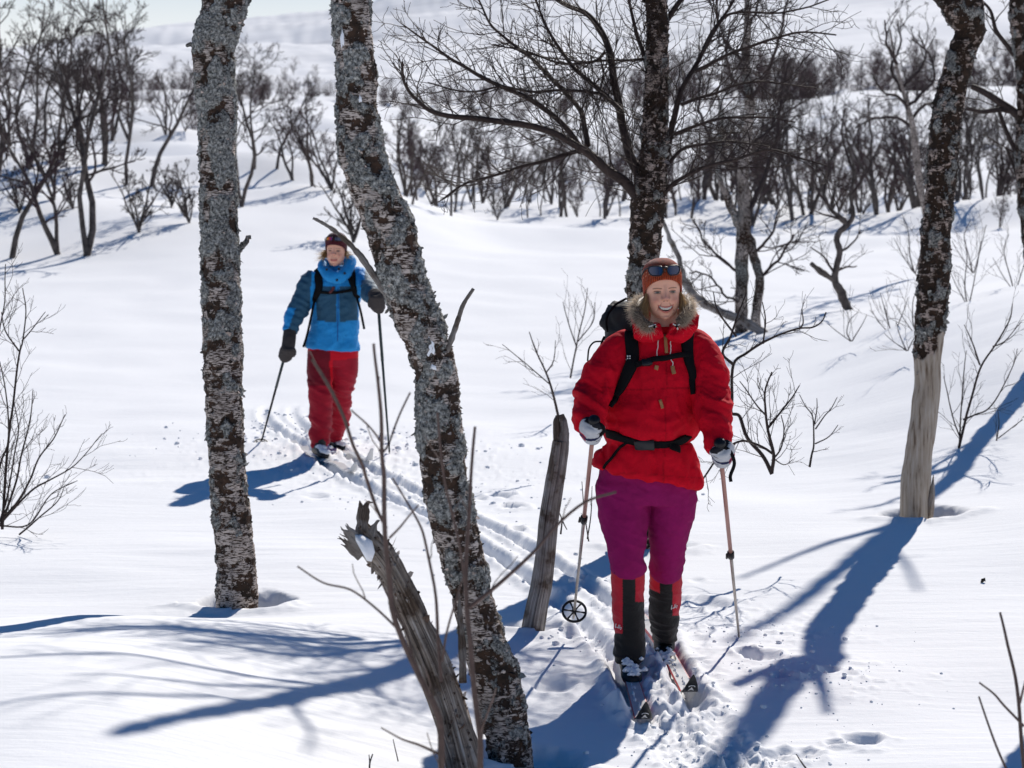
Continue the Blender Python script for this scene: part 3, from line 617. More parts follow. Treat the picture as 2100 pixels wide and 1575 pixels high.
# branching birch behind the red skier
def birch_behind():
    d = 11.8; t = empty('birch_tree', ground_d(1315, d), 'wide-branching birch directly behind the red-jacketed skier', 'tree', 'large birch trunks near the skiers')
    rows = [(1315, 1180, 86), (1317, 1100, 82), (1318, 900, 76), (1320, 700, 72), (1318, 600, 68), (1322, 520, 66), (1326, 450, 72), (1332, 400, 76), (1338, 340, 62), (1344, 250, 54), (1348, 150, 50), (1348, 60, 48), (1345, -20, 46), (1350, -250, 40), (1340, -500, 22)]
    S = bark_trunk('trunk', px_path(rows, d), M['bark_dark'], t, 3, 64, .011, lich=.28, dark=.62); flakes(S, 6000, t, 3, .0068)
    rg = random.Random(11)
    L = [([(1322, 425), (1280, 375), (1240, 345), (1205, 318), (1185, 305), (1110, 266), (1000, 250), (905, 238), (868, 216), (838, 182), (836, 140)], 24, 4, -.5),
         ([(1195, 312), (1160, 262), (1090, 207), (1000, 165), (930, 125), (880, 90), (830, 55)], 14, 3, -.2),
         ([(1205, 300), (1200, 262), (1190, 225), (1130, 157), (1090, 115), (1060, 90), (1010, 50), (985, 0), (960, -60)], 13, 3, .3),
         ([(1190, 308), (1110, 333), (1050, 350), (960, 376), (905, 410)], 10, 3, -.3),
         ([(1310, 360), (1290, 310), (1280, 260), (1265, 180), (1250, 100), (1235, 60), (1205, 20), (1155, -3), (1110, -40)], 22, 8, .3),
         ([(1272, 225), (1235, 187), (1190, 150), (1155, 110), (1120, 50), (1100, 0), (1080, -60)], 12, 3, .2),
         ([(1350, 400), (1362, 350), (1375, 290), (1395, 200), (1430, 130), (1470, 60), (1500, 15), (1540, -50)], 18, 4, .3),
         ([(1350, 415), (1380, 375), (1440, 345), (1500, 328), (1560, 310), (1620, 322), (1680, 342)], 10, 3, -.3),
         ([(1366, 340), (1400, 308), (1450, 293), (1520, 290), (1590, 300)], 9, 3, .2),
         ([(1382, 275), (1450, 250), (1540, 240), (1625, 252)], 8, 3, -.1),
         ([(1398, 215), (1470, 190), (1560, 165), (1685, 178)], 8, 3, .2),
         ([(1425, 145), (1500, 110), (1580, 82), (1640, 70), (1705, 78)], 8, 3, -.2),
         ([(1445, 105), (1495, 30), (1600, 26), (1700, 0)], 7, 3, .0),
         ([(1345, 200), (1320, 110), (1300, 40), (1285, -30)], 12, 5, .1),
         ([(1240, 105), (1215, 125), (1150, 128), (1080, 100), (1010, 85)], 7, 3, .2),
         ([(1235, 190), (1150, 185), (1090, 190), (1030, 180), (960, 190), (880, 175)], 7, 3, -.2),
         ([(1340, 120), (1280, 120), (1200, 122), (1120, 110)], 7, 3, .3),
         ([(1352, 60), (1400, 0), (1450, -60), (1500, -90)], 14, 4, .2),
         ([(1345, -60), (1290, -140), (1220, -230), (1130, -300)], 16, 4, .0),
         ([(1345, -120), (1400, -220), (1480, -320), (1530, -420)], 14, 4, .2),
         ([(1342, -10), (1230, -90), (1100, -120), (960, -180), (850, -200)], 15, 4, -.2),
         ([(1345, -200), (1260, -340), (1160, -440), (1100, -520)], 12, 4, .1)]
    for rows2, w0, w1, dz in L:
        T = Twigs(); limb(T, rows2, d, rg, w0, w1, .46, 24 if rows2[-1][1] > -100 else 7, 1, dz, kids=6 if rows2[-1][1] > -100 else 4, twr=.0042, minr=.0016)
        V, Fa = T.arrays(); obj('branch', V, Fa, M['twig'], t)
    T = Twigs()
    for k in range(60):                          # short epicormic twigs on the stem
        y = rg.uniform(-20, 430); px = np.interp(y, [-20, 400], [1345, 1332]) + rg.uniform(-25, 25); p = W(px, y, d - .06); a = rg.uniform(-2.8, -.3)
        grow(T, tuple(p), (math.cos(a), math.sin(a), .4), rg.uniform(.12, .4), .003, 1, rg, kids=5, minr=.0014)
    V, Fa = T.arrays(); obj('twigs', V, Fa, M['twig'], t, kind='stuff')
birch_behind()
# dark birch on the right with stripped foot
def birch_right():
    d = 12.8; t = empty('birch_tree', ground_d(1877, d), 'dark mossy birch at the right, its lower trunk stripped to pale bare wood', 'tree', 'large birch trunks near the skiers')
    rows = [(1877, 1110, 66), (1876, 1060, 62), (1877, 1000, 60), (1884, 930, 56), (1894, 860, 55), (1903, 790, 54), (1902, 740, 56), (1906, 680, 62), (1915, 590, 66), (1917, 520, 64), (1922, 450, 62), (1930, 380, 64), (1936, 300, 64), (1944, 220, 66), (1962, 150, 60), (1978, 95, 60), (1990, 60, 62), (1975, 10, 84), (1968, -60, 60), (1985, -250, 50), (2000, -500, 30)]
    def bare(P):
        z = P[:, 2]; e = W(0, 740, d).z + .14 * pn(P, 7, 3) + .07 * pn(P, 19, 8) + .14 * sstep(2.50, 2.60, P[:, 0]) + .03 * pn(P, 40, 5)
        return 1 - sstep(-.01, .01, z - e)
    S = bark_trunk('trunk', px_path(rows, d), M['bark_dark'], t, 4, 64, .010, lich=.34, dark=.66, bare=bare); flakes(S, 5000, t, 4, .0068)
    V = []; V0, Fa = tube_geo([W(1903, 1068, d - .04), W(1907, 1040, d - .05), (W(1911, 1015, d - .04)), W(1914, 975, d - .03)], [.03, .026, .018, .003], 10); V0 = V0 + np.stack([pn(V0, 40, 2)] * 3, -1) * .012
    o = obj('bark_strip', V0, Fa, M['deadwood_brown'], t); grain(o, 4, 10)
    rg = random.Random(31)
    for rows2, w0, w1 in (([(1962, 25), (1945, 15), (1925, -8), (1900, -60)], 34, 22), ([(1996, 62), (2010, 75), (2004, 92)], 20, 12), ([(1990, 10), (2020, -60), (2060, -160)], 26, 12), ([(1890, 560), (1881, 566), (1879, 575)], 6, 3)):
        T = Twigs(); limb(T, rows2, d, rg, w0, w1, .3, 3, 1, 0); V, Fa = T.arrays(); V = V + np.stack([pn(V, 50, 2)] * 3, -1) * .006
        obj('branch', V, Fa, M['bark_dark'], t, colr=np.tile([.35, .7, 0], (len(V), 1)))
birch_right()
def birch_edge():                                # trees that lean in at / stand just past the right edge
    d = 17.6; rg = random.Random(41)
    t = empty('birch_tree', ground_d(2150, d), 'tall dark birch at the right edge whose crooked limbs reach in over the snow', 'tree', 'large birch trunks near the skiers')
    rows = [(2150, 840, 60), (2146, 760, 52), (2138, 640, 44), (2120, 520, 42), (2108, 420, 40), (2102, 320, 38), (2104, 220, 36), (2096, 120, 34), (2086, 20, 34), (2090, -150, 32), (2080, -420, 26), (2060, -700, 14)]
    S = bark_trunk('trunk', px_path(rows, d), M['bark_dark'], t, 5, 40, .02, lich=.4, dark=.62); flakes(S, 900, t, 5, .012)
    for rows2, w0, w1, dn in (([(2105, 262), (2085, 232), (2055, 210), (2025, 190), (1998, 176)], 20, 12, 5), ([(2098, 330), (2080, 300), (2062, 250), (2050, 215)], 12, 7, 5), ([(2104, 240), (2060, 225), (2020, 228), (1985, 222)], 14, 7, 5), ([(2095, 130), (2070, 95), (2045, 60), (2035, 20), (2010, -10)], 12, 5, 7), ([(2110, 420), (2085, 350), (2070, 300)], 10, 5, 5),
                       ([(2092, -60), (2060, -170), (2030, -230), (2000, -300), (1975, -420)], 22, 8, 1), ([(2088, -200), (2160, -350), (2220, -500)], 14, 6, 2)):
        T = Twigs(); limb(T, rows2, d, rg, w0, w1, .6, dn, 2, .1, kids=4, twr=.006, minr=.002); V, Fa = T.arrays(); obj('branch', V, Fa, M['twig'], t)
    d = 9.3; t = empty('birch_tree', ground_d(2262, d), 'birch just beyond the right edge whose shadow falls into the bottom right corner', 'tree')
    rows = [(2262, 1400, 100), (2258, 1200, 95), (2262, 900, 90), (2240, 600, 85), (2250, 200, 80), (2270, -300, 60), (2260, -700, 40)]
    bark_trunk('trunk', px_path(rows, d), M['bark'], t, 6, 32, .03)
birch_edge()
# ------------------------------------------------------------------ shrubs and saplings in the snow
def shrub(name, label, d, stems, mt, seed, dens=9, tl=.28, lev=1, kids=3, twr=.0028, minr=.0011, grp=None, cat='shrub', base=None, dz=.1, upw=.14):
    """stems: (rows, w0, w1) in photo pixels at distance d"""
    b = stems[0][0][0]; g = W(b[0], b[1], d) if base is None else base
    t = empty(name, (g.x, d, gz(g.x, d)), label, cat, grp); rg = random.Random(seed)
    for rows, w0, w1 in stems:
        T = Twigs(); limb(T, rows, d, rg, w0, w1, tl, dens, lev, rg.uniform(-dz, dz), 6, twr, upw, kids, .6, minr, .004); V, Fa = T.arrays()
        obj('stem', V, Fa, mt, t)
    return t
shrub('twig_shrub', 'blurred brown twigs of a leafless shrub rising in the near foreground before the crooked birch', 4.7,
      [([(905, 1640), (907, 1575), (902, 1471), (864, 1388), (811, 1263), (800, 1191), (792, 1093), (790, 980), (785, 928), (782, 837), (778, 768), (771, 700)], 17, 6),
       ([(985, 1640), (984, 1560), (983, 1510), (968, 1376), (958, 1244), (955, 1150), (962, 1055), (966, 980), (975, 880)], 15, 6),
       ([(792, 1086), (773, 1044), (754, 980), (747, 949), (728, 906), (706, 846), (671, 775), (646, 730)], 8, 8),
       ([(960, 1246), (1000, 1214), (1049, 1172), (1098, 1127), (1140, 1078), (1200, 1030), (1265, 1010)], 9, 5),
       ([(819, 1293), (770, 1250), (717, 1214), (660, 1203), (605, 1173)], 6, 4),
       ([(905, 1400), (898, 1293), (890, 1206), (871, 1112), (856, 1074), (830, 1029), (803, 987)], 8, 4),
       ([(902, 1546), (862, 1524), (826, 1508), (785, 1482)], 7, 3),
       ([(798, 1105), (820, 1080), (841, 1052), (860, 1029)], 5, 3),
       ([(785, 925), (795, 912), (815, 864), (838, 812)], 5, 4), ([(785, 925), (779, 901), (758, 871), (722, 837)], 5, 4),
       ([(905, 1357), (915, 1300), (935, 1230), (948, 1180)], 6, 3), ([(985, 1500), (1010, 1430), (1020, 1390)], 5, 3),
       ([(846, 1340), (830, 1290), (800, 1240), (772, 1190)], 5, 3), ([(958, 1240), (940, 1100), (912, 980), (900, 840)], 6, 5)],
      M['twig_red'], 51, dens=5, tl=.10, lev=0, twr=.0016, minr=.0012)
shrub('twig_shrub', 'two or three thin blurred twigs in the bottom right corner of the snow', 5.2,
      [([(2110, 1640), (2096, 1500), (2092, 1400), (2078, 1320), (2068, 1270)], 9, 5), ([(2085, 1620), (2060, 1560), (2040, 1500), (2022, 1442)], 6, 4), ([(2098, 1490), (2060, 1450), (2040, 1425), (2012, 1402)], 6, 4), ([(2094, 1440), (2098, 1390), (2108, 1330)], 5, 4)],
      M['twig_red'], 52, dens=4, tl=.06, lev=0, twr=.0016)
shrub('willow_shrub', 'dense bare willow shrub fanning up at the left edge of the snowfield', 12.2,
      [([(5, 1085), (12, 960), (22, 860), (38, 730), (45, 700), (52, 640), (45, 590)], 7, 2), ([(0, 1070), (35, 1030), (62, 985), (80, 940), (110, 900), (135, 850)], 6, 2), ([(0, 1080), (30, 1000), (45, 930), (62, 860), (68, 800)], 6, 2),
       ([(-10, 1080), (0, 960), (20, 900), (15, 800), (5, 740)], 6, 2), ([(0, 1075), (60, 1010), (100, 985), (150, 955), (205, 892)], 5, 1.5), ([(0, 1078), (60, 1075), (110, 1010), (165, 982)], 4, 1.5), ([(38, 1096), (80, 1062), (115, 1030), (128, 1000)], 4, 1.5), ([(40, 720), (10, 680), (0, 640)], 4, 2), ([(45, 700), (75, 665), (95, 640)], 3, 1.5),
       ([(-30, 1080), (-25, 900), (-10, 780), (0, 700), (15, 620), (20, 540)], 6, 2), ([(-60, 1080), (-50, 900), (-30, 750), (-5, 600)], 6, 2), ([(0, 1070), (18, 1010), (28, 940), (40, 880), (30, 820)], 5, 2)],
      M['twig'], 53, dens=12, tl=.30, lev=1, kids=4, twr=.0022)
shrub('dead_sapling', 'crooked bare sapling rising in a zigzag beside the right hand of the red-jacketed skier', 11.2,
      [([(1583, 972), (1564, 934), (1533, 900), (1518, 854), (1501, 847), (1503, 816), (1505, 748), (1533, 725), (1564, 706), (1598, 690), (1640, 675), (1670, 672), (1690, 660), (1699, 641)], 9, 2.5), ([(1640, 675), (1646, 660), (1640, 632)], 4, 2), ([(1505, 750), (1482, 725), (1500, 690), (1512, 650), (1530, 600)], 7, 2.5), ([(1564, 706), (1570, 660), (1566, 620)], 4, 2), ([(1510, 690), (1475, 640), (1465, 600)], 5, 2)],
      M['twig'], 54, dens=10, tl=.26, kids=4)
shrub('willow_shrub', 'bushy knot of dark twigs in the snow just right of the red-jacketed skier\'s glove', 11.0,
      [([(1583, 968), (1585, 930), (1573, 880), (1568, 840), (1566, 800), (1580, 760)], 8, 3), ([(1573, 880), (1600, 845), (1625, 815), (1640, 790)], 5, 2), ([(1568, 850), (1550, 830), (1530, 800), (1515, 780)], 4, 2), ([(1585, 930), (1560, 915), (1520, 905), (1480, 930), (1440, 985), (1420, 1000)], 6, 3), ([(1583, 945), (1600, 920), (1607, 880), (1600, 850)], 4, 2), ([(1585, 940), (1610, 955), (1630, 945)], 3, 1.5), ([(1440, 985), (1425, 1010), (1415, 1040)], 3, 1.5)],
      M['twig'], 55, dens=15, tl=.26, kids=5)
shrub('willow_shrub', 'small forked shrub standing alone right of the knot of twigs', 11.5,
      [([(1660, 958), (1666, 935), (1672, 911), (1670, 858), (1655, 835), (1644, 812)], 5, 1.5), ([(1672, 911), (1700, 895), (1718, 870)], 3, 1.5), ([(1672, 880), (1690, 855), (1705, 840), (1718, 816)], 3, 1.5), ([(1671, 870), (1678, 840), (1680, 820)], 3, 1.5)],
      M['twig'], 56, dens=9, tl=.16, kids=3)
shrub('birch_sapling', 'slender leafless sapling just right of the stripped birch trunk', 15.0,
      [([(1967, 919), (1975, 880), (1983, 843), (1995, 800), (2009, 751), (2035, 710), (2055, 675), (2066, 650), (2070, 622)], 6, 2), ([(1975, 860), (2000, 850), (2024, 839), (2050, 800), (2074, 747), (2082, 713)], 4, 1.5), ([(2010, 748), (1990, 700), (1971, 664)], 4, 1.5), ([(1970, 900), (1955, 860), (1940, 800), (1932, 770)], 3.5, 1.5), ([(2035, 710), (2060, 700), (2095, 660)], 3, 1.5), ([(1967, 919), (1972, 840), (1980, 760), (1985, 720)], 3.5, 1.5)],
      M['twig'], 57, dens=9, tl=.30, kids=3)
shrub('birch_sapling', 'little twig bush low on the snow slope near the right edge', 14.0, [([(2044, 905), (2050, 870), (2048, 840)], 3, 1.5), ([(2046, 900), (2070, 880), (2095, 860)], 2.5, 1.5)], M['twig'], 58, dens=9, tl=.2)
shrub('birch_sapling', 'pale thin saplings left of the red-jacketed skier\'s elbow', 15.0, [([(1146, 855), (1132, 800), (1118, 760), (1100, 720), (1085, 680)], 6, 2), ([(1130, 790), (1095, 760), (1060, 730), (1030, 705)], 3, 1.5), ([(1120, 765), (1135, 740), (1140, 700)], 3, 1.5)], M['twig'], 59, dens=9, tl=.30)
shrub('birch_sapling', 'faint upright sapling on the snowfield between birch trunk and red-jacketed skier', 18.5, [([(1170, 775), (1178, 730), (1188, 680), (1200, 630), (1205, 590)], 4, 1.5), ([(1182, 710), (1165, 660), (1155, 620)], 3, 1.5), ([(1186, 700), (1215, 660), (1220, 620)], 2.5, 1.5)], M['twig'], 60, dens=8, tl=.4)
for i, (bx, by, h, dd, lb) in enumerate(((1875, 560, 120, 27, 'thin spray of twigs immediately left of the dark birch on the snowfield'), (1905, 600, 110, 24, 'thin spray of twigs behind the dark birch on the snowfield'), (1985, 630, 150, 23, 'tall thin spray of twigs right of the dark birch'), (1995, 560, 110, 28, 'farther spray of twigs right of the dark birch'), (2080, 600, 120, 24, 'spray of twigs at the right end of the snow ridge'), (1830, 690, 90, 22, 'low twigs on the snow ridge left of the dark birch'), (1880, 690, 110, 21, 'twigs on the snow ridge touching the dark birch'), (1860, 720, 60, 19, 'bent twig poking out before the snow ridge'), (1745, 700, 60, 21, 'few twigs below the crooked forked tree'))):
    shrub('birch_sapling', lb, dd, [([(bx, by), (bx - 8, by - h * .3), (bx + rnd.uniform(-20, 10), by - h * .7), (bx + rnd.uniform(-30, 20), by - h)], 3, 1.2), ([(bx + 2, by), (bx + 12, by - h * .3), (bx + 22, by - h * .6), (bx + 30, by - h * .9)], 2.5, 1.2), ([(bx, by), (bx - 25, by - h * .3), (bx - 45, by - h * .6)], 2.2, 1.2)], M['twig_far'], 70 + i, dens=6, tl=.5, kids=3, minr=.0018, base=W(bx, by, dd))
shrub('snow_twigs', 'single tiny twig poking from the snow right of the ski track, near the frame bottom', 6.9, [([(1660, 1585), (1645, 1565), (1632, 1545)], 5, 2)], M['twig'], 81, dens=0)
shrub('snow_twigs', 'pair of short dark twigs poking out of the left foreground drift', 6.6, [([(815, 1560), (812, 1535), (809, 1505)], 3, 2), ([(758, 1585), (757, 1570), (761, 1558)], 4, 3), ([(757, 1570), (753, 1562)], 3, 2)], M['twig'], 82, dens=0)
shrub('snow_twigs', 'small twigs in the snow between the grey pole and the ski track', 10.3, [([(1150, 1095), (1152, 1068), (1146, 1050)], 4, 2), ([(1155, 1070), (1162, 1080)], 3, 2), ([(1205, 1105), (1212, 1050), (1215, 1000)], 3, 1.5), ([(1208, 1110), (1198, 1040), (1193, 985)], 3, 1.5)], M['twig'], 83, dens=5, tl=.06, lev=0)

# debris on the snow
def debris():
    p = ground_at(2017, 1195); V = []; r = np.random.RandomState(2)
    t = 1.2; mb = MB(); mb.tube([p + Vector((-.012, 0, .0)), p + Vector((-.004, 0, .012)), p + Vector((.004, -.004, .018)), p + Vector((.008, 0, .006))], [.004, .010, .008, .003], 7)
    o = mb.build('bark_scrap', M['stone'], None); o['label'] = 'tiny dark scrap lying on the open snow at the right'; o['category'] = 'debris'
debris()

# ------------------------------------------------------------------ trees of the middle distance and beyond
def far_tree(name, h, seed, lean=.0, forks=2, bushy=1.0, purple=False, trunk_r=.068, low=.25):
    """trunk mesh and crown mesh around the origin, height h"""
    rg = random.Random(seed); TT = Twigs(); TC = Twigs()
    for f in range(forks):
        a = rg.uniform(0, 6.28); n = 9; x = y = z = 0.0; d = [math.cos(a) * .28 * (forks > 1) + lean, math.sin(a) * .28 * (forks > 1), 1.0]; pts = [(0, 0, -.25), (0, 0, 0)]; hh = h * rg.uniform(.75, .95)
        for i in range(n):
            d[0] += rg.gauss(0, .16); d[1] += rg.gauss(0, .16); m = math.sqrt(d[0] ** 2 + d[1] ** 2 + d[2] ** 2)
            x += d[0] / m * hh / n; y += d[1] / m * hh / n; z += d[2] / m * hh / n; pts.append((x, y, z))
        r0 = trunk_r * rg.uniform(.75, 1.1)
        TT.add(pts, r0, r0 * .22, 7)
        nb = int(13 * bushy)
        for k in range(nb):
            t = low + (1 - low) * (k + rg.random()) / nb; q = t * n + 1; i = int(min(q, n)); fq = q - i; i = min(i, n)
            p0, p1 = pts[i], pts[min(i + 1, n + 1)]; p = tuple(p0[c] + (p1[c] - p0[c]) * fq for c in range(3))
            az = rg.uniform(0, 6.28); el = rg.uniform(.3, 1.1); L = h * .34 * (1.15 - t * .75) * rg.uniform(.6, 1.2)
            grow([TC, TC, TC], p, (math.cos(az) * math.cos(el), math.sin(az) * math.cos(el), math.sin(el)), L, r0 * (1 - t * .7) * .46, 2, rg, .62, .16, .20, [0, int(5 * bushy + 1), int(5 * bushy)], .45, .0050, 4, None, 3)
    V, Fa = TT.arrays(); V2, F2 = TC.arrays()
    return (make_mesh(name + '_trunk', V, Fa, M['stem_far']), make_mesh(name + '_crown', V2, F2, M['twig_purple'] if purple else M['twig_far']))
FT = [far_tree('far_tree_a', 4.6, 1, .05, 2, 1.0), far_tree('far_tree_b', 4.8, 2, -.1, 1, 1.2, low=.35), far_tree('far_tree_c', 3.4, 3, 0, 3, .9, True),
      far_tree('far_tree_d', 4.2, 4, .25, 1, 1.0, low=.3), far_tree('far_tree_e', 2.6, 5, 0, 4, .8, True, .04, .15), far_tree('far_tree_f', 5.0, 6, .1, 2, 1.1, low=.3), far_tree('far_tree_g', 3.6, 7, -.2, 2, 1.0, True),
      far_tree('far_tree_h', 1.5, 8, 0, 5, .7, False, .03, .1)]
FH = [4.6, 4.8, 3.4, 4.2, 2.6, 5.0, 3.6, 1.5]
def plant(px, d, v, hpx, label, group='bare birches beyond the snowfield', name='birch_tree', flip=False, rot=None, by=None):
    g = ground_d(px, d) if by is None else ground_at(px, by)
    s = (hpx / F * g.y) / FH[v] * 1.08
    t = empty(name, g, label, 'tree' if v != 7 else 'shrub', group); t.rotation_euler.z = rnd.uniform(0, 6.28) if rot is None else rot; t.scale = (s * (-1 if flip else 1), s, s)
    for nm, me in (('trunk', FT[v][0]), ('crown', FT[v][1])):
        o = bpy.data.objects.new(nm, me); col.objects.link(o); o.parent = t
    return t
# left bank: trees one can tell apart (px, base row, variant, height px, label)
GL = 'birches on the snowy bank at the left'
for (px, py, v, h, lb, fl, ro) in (
    (25, 532, 3, 480, 'leaning birch with its foot nearest the left edge of the snowfield', False, .3), (118, 522, 6, 330, 'thin wavy birch between the leaning birch and the forked birch', False, 1.0),
    (178, 528, 0, 560, 'forked dark birch in the middle of the left bank, foot on the snowfield', False, 2.0), (260, 382, 1, 390, 'tall slim birch behind the forked one on the left bank', False, .5),
    (311, 384, 3, 380, 'birch curving to the right, close left of the straight birch trunk', False, .1), (352, 425, 7, 110, 'short snag of a birch low on the bank by the straight birch trunk', False, 0),
    (388, 458, 7, 120, 'small bush touching the left side of the straight birch trunk', False, 1), (-30, 500, 5, 520, 'bushy birch cut off by the left edge', False, 2.2), (60, 350, 5, 350, 'birch behind the leaning one at the top left', False, 4.0),
    (130, 330, 0, 300, 'spreading birch on the crest of the left bank', False, 5.0), (265, 290, 2, 190, 'low dense birch on the crest between two slim birches', False, 1.3), (215, 340, 6, 300, 'many-stemmed birch behind the forked one', False, 2.3),
    (495, 425, 5, 330, 'full-crowned birch just right of the straight birch trunk', False, .9), (522, 352, 1, 290, 'birch with a curved trunk right of the full-crowned one', False, 3.6), (568, 352, 3, 240, 'isolated crooked birch between the two big trunks', False, .6),
    (600, 372, 6, 170, 'dense low birch above the blue-jacketed skier', False, .2), (640, 384, 2, 190, 'purple-brown thicket birch left of the crooked foreground birch', False, 2.7), (680, 392, 4, 190, 'low many-stemmed birch behind the crooked foreground birch', False, 4.1),
    (725, 498, 7, 170, 'slim young birch to the right of the blue-jacketed skier\'s hat', False, .1), (285, 480, 7, 150, 'little twiggy shrub on the sunlit bank, left', False, 3), (92, 300, 1, 330, 'slim birch rising behind the left crest', False, 3), (170, 300, 3, 330, 'slanting birch rising behind the left crest', False, 2),
    (20, 300, 6, 250, 'dense birch by the left edge behind the crest', False, 1), (230, 290, 5, 280, 'tall birch furthest behind the forked one', False, 1.9), (340, 280, 2, 120, 'low birch thicket plant left of the straight trunk', False, 1.9), (380, 270, 4, 90, 'bush half hidden by the straight birch trunk', False, 1.9),
    (40, 440, 7, 120, 'small shrub on the bank beside the left edge', False, .4), (150, 430, 7, 110, 'small shrub below the spreading birch', False, 1.4), (110, 410, 2, 190, 'many-stemmed small birch on the bank', False, 1.8)):
    plant(px, None, v, h, lb, GL, 'birch_tree' if v != 7 else 'birch_shrub', fl, ro, by=py)
# middle thicket
GM = 'bare birches at the far edge of the snowfield'; rg = random.Random(77)
place_words = {0: 'left of the branching birch', 1: 'behind the branching birch', 2: 'right of the branching birch', 3: 'left of the dark birch', 4: 'right of the dark birch'}
kind_words = ['forked dark birch', 'slim single-stemmed birch', 'low purple many-stemmed birch', 'slanting birch', 'squat dense birch', 'tall full-crowned birch', 'purple two-stemmed birch', 'small scrubby birch bush']
def region(px): return 0 if px < 1230 else 1 if px < 1440 else 2 if px < 1690 else 3 if px < 1915 else 4
depth_words = {0: 'at the thicket\'s edge', 1: 'deep in the thicket', 2: 'above the thicket'}
cells = []
for d, y0, hm, n, dw in ((57, 450, 200, 56, 0), (66, 430, 190, 48, 0), (80, 400, 180, 34, 1), (105, 330, 150, 16, 1), (140, 270, 105, 14, 2)):
    for k in range(n):
        px = 800 + (2140 - 800) * (k + rg.random()) / n
        if 700 < px < 830: continue
        v = rg.choice([0, 1, 2, 2, 3, 4, 5, 6, 6, 2, 4]); dd = d * rg.uniform(.95, 1.1)
        h = (FH[v] / 3.8) * 3.4 * F / dd * rg.uniform(.55, 1.05) * (1.0 if px > 1440 else .8) * (1, .85, .8)[dw]
        if 1000 < px < 1300 and dw == 0: h *= .75
        cells.append((px, dd, v, h, dw))
cells.sort(); _cnt = {}
ORD = ['first', 'second', 'third', 'fourth', 'fifth', 'sixth', 'seventh', 'eighth', 'ninth', 'tenth', 'eleventh', 'twelfth', 'thirteenth', 'fourteenth', 'fifteenth', 'sixteenth']
for px, dd, v, h, dw in cells:
    k_ = (v, dw, region(px)); _cnt[k_] = _cnt.get(k_, 0) + 1
    plant(px, dd, v, h, '%s %s, %s, %s from left' % (kind_words[v], depth_words[dw], place_words[region(px)], ORD[min(15, _cnt[k_] - 1)]), '%s (%s)' % (GM, ['left', 'middle', 'right'][min(2, region(px) // 2)]))
for (px, d, v, h, lb) in ((845, 50, 3, 200, 'blurred birch just right of the crooked trunk at mid height'), (925, 49, 1, 260, 'slender birch with foot at the snowfield edge, left of centre'), (1020, 52, 7, 60, 'dark little bush at the snowfield edge'), (2050, 50, 4, 90, 'bush on the far snow slope at the right edge'), (1240, 52, 2, 170, 'birch clump left of the branching birch\'s foot'), (1150, 54, 6, 190, 'wispy birch clump at the far edge of the snowfield')):
    plant(px, d, v, h, lb, GM)
# the far-off wood: one mass
def far_wood():
    r = np.random.RandomState(12); V = []; Fa = []; n = 0; src = []
    for v in (2, 4, 6, 0):
        rgx = random.Random(90 + v); T = Twigs()
        for f in range(3):
            pts = [(0, 0, -.2)] + [(rgx.gauss(0, .12) * k, rgx.gauss(0, .12) * k, k * .7) for k in range(5)]; T.add(pts, .05, .02, 3)
            for k in range(10):
                a = rgx.uniform(0, 6.28); p = pts[rgx.randint(1, 5)]; grow([T, T, T], p, (math.cos(a) * .7, math.sin(a) * .7, .8), 1.3, .025, 1, rgx, .6, .15, .2, [0, 7], .5, .010, 3)
        src.append(T.arrays())
    for k in range(900):
        band = r.rand()
        px = r.uniform(-200, 2300)
        if band < .52: d = r.uniform(200, 260)
        elif band < .70: d = r.uniform(270, 360)
        elif band < .85: d = r.uniform(150, 200); 
        else: d = r.uniform(75, 110)
        if band >= .85: px = r.uniform(-200, 420)
        if .70 <= band < .85 and px > 1250: continue
        x = (px - CX) / F * d; cl = pn(np.array([[x, d, 0]]), .035, 3.3)[0]
        if cl < (-.12 if band < .7 else .02) or (band >= .85 and r.rand() < .5): continue
        s = r.uniform(.7, 1.25) * (1.0 if band < .7 else .6) * (.6 + .4 * float(sstep(900, 1500, px))); a = r.uniform(0, 6.28); v, f = src[r.randint(4)]
        c, sn = math.cos(a) * s, math.sin(a) * s; z = gz(x, d)
        V.append(np.stack([v[:, 0] * c - v[:, 1] * sn + x, v[:, 0] * sn + v[:, 1] * c + d, v[:, 2] * s + z], -1)); Fa.append(f + n); n += len(v)
    obj('birch_wood', np.concatenate(V), np.concatenate(Fa), M['twig_purple'], label='far-off belt of leafless birch wood below the mountain', cat='wood', kind='stuff')
far_wood()
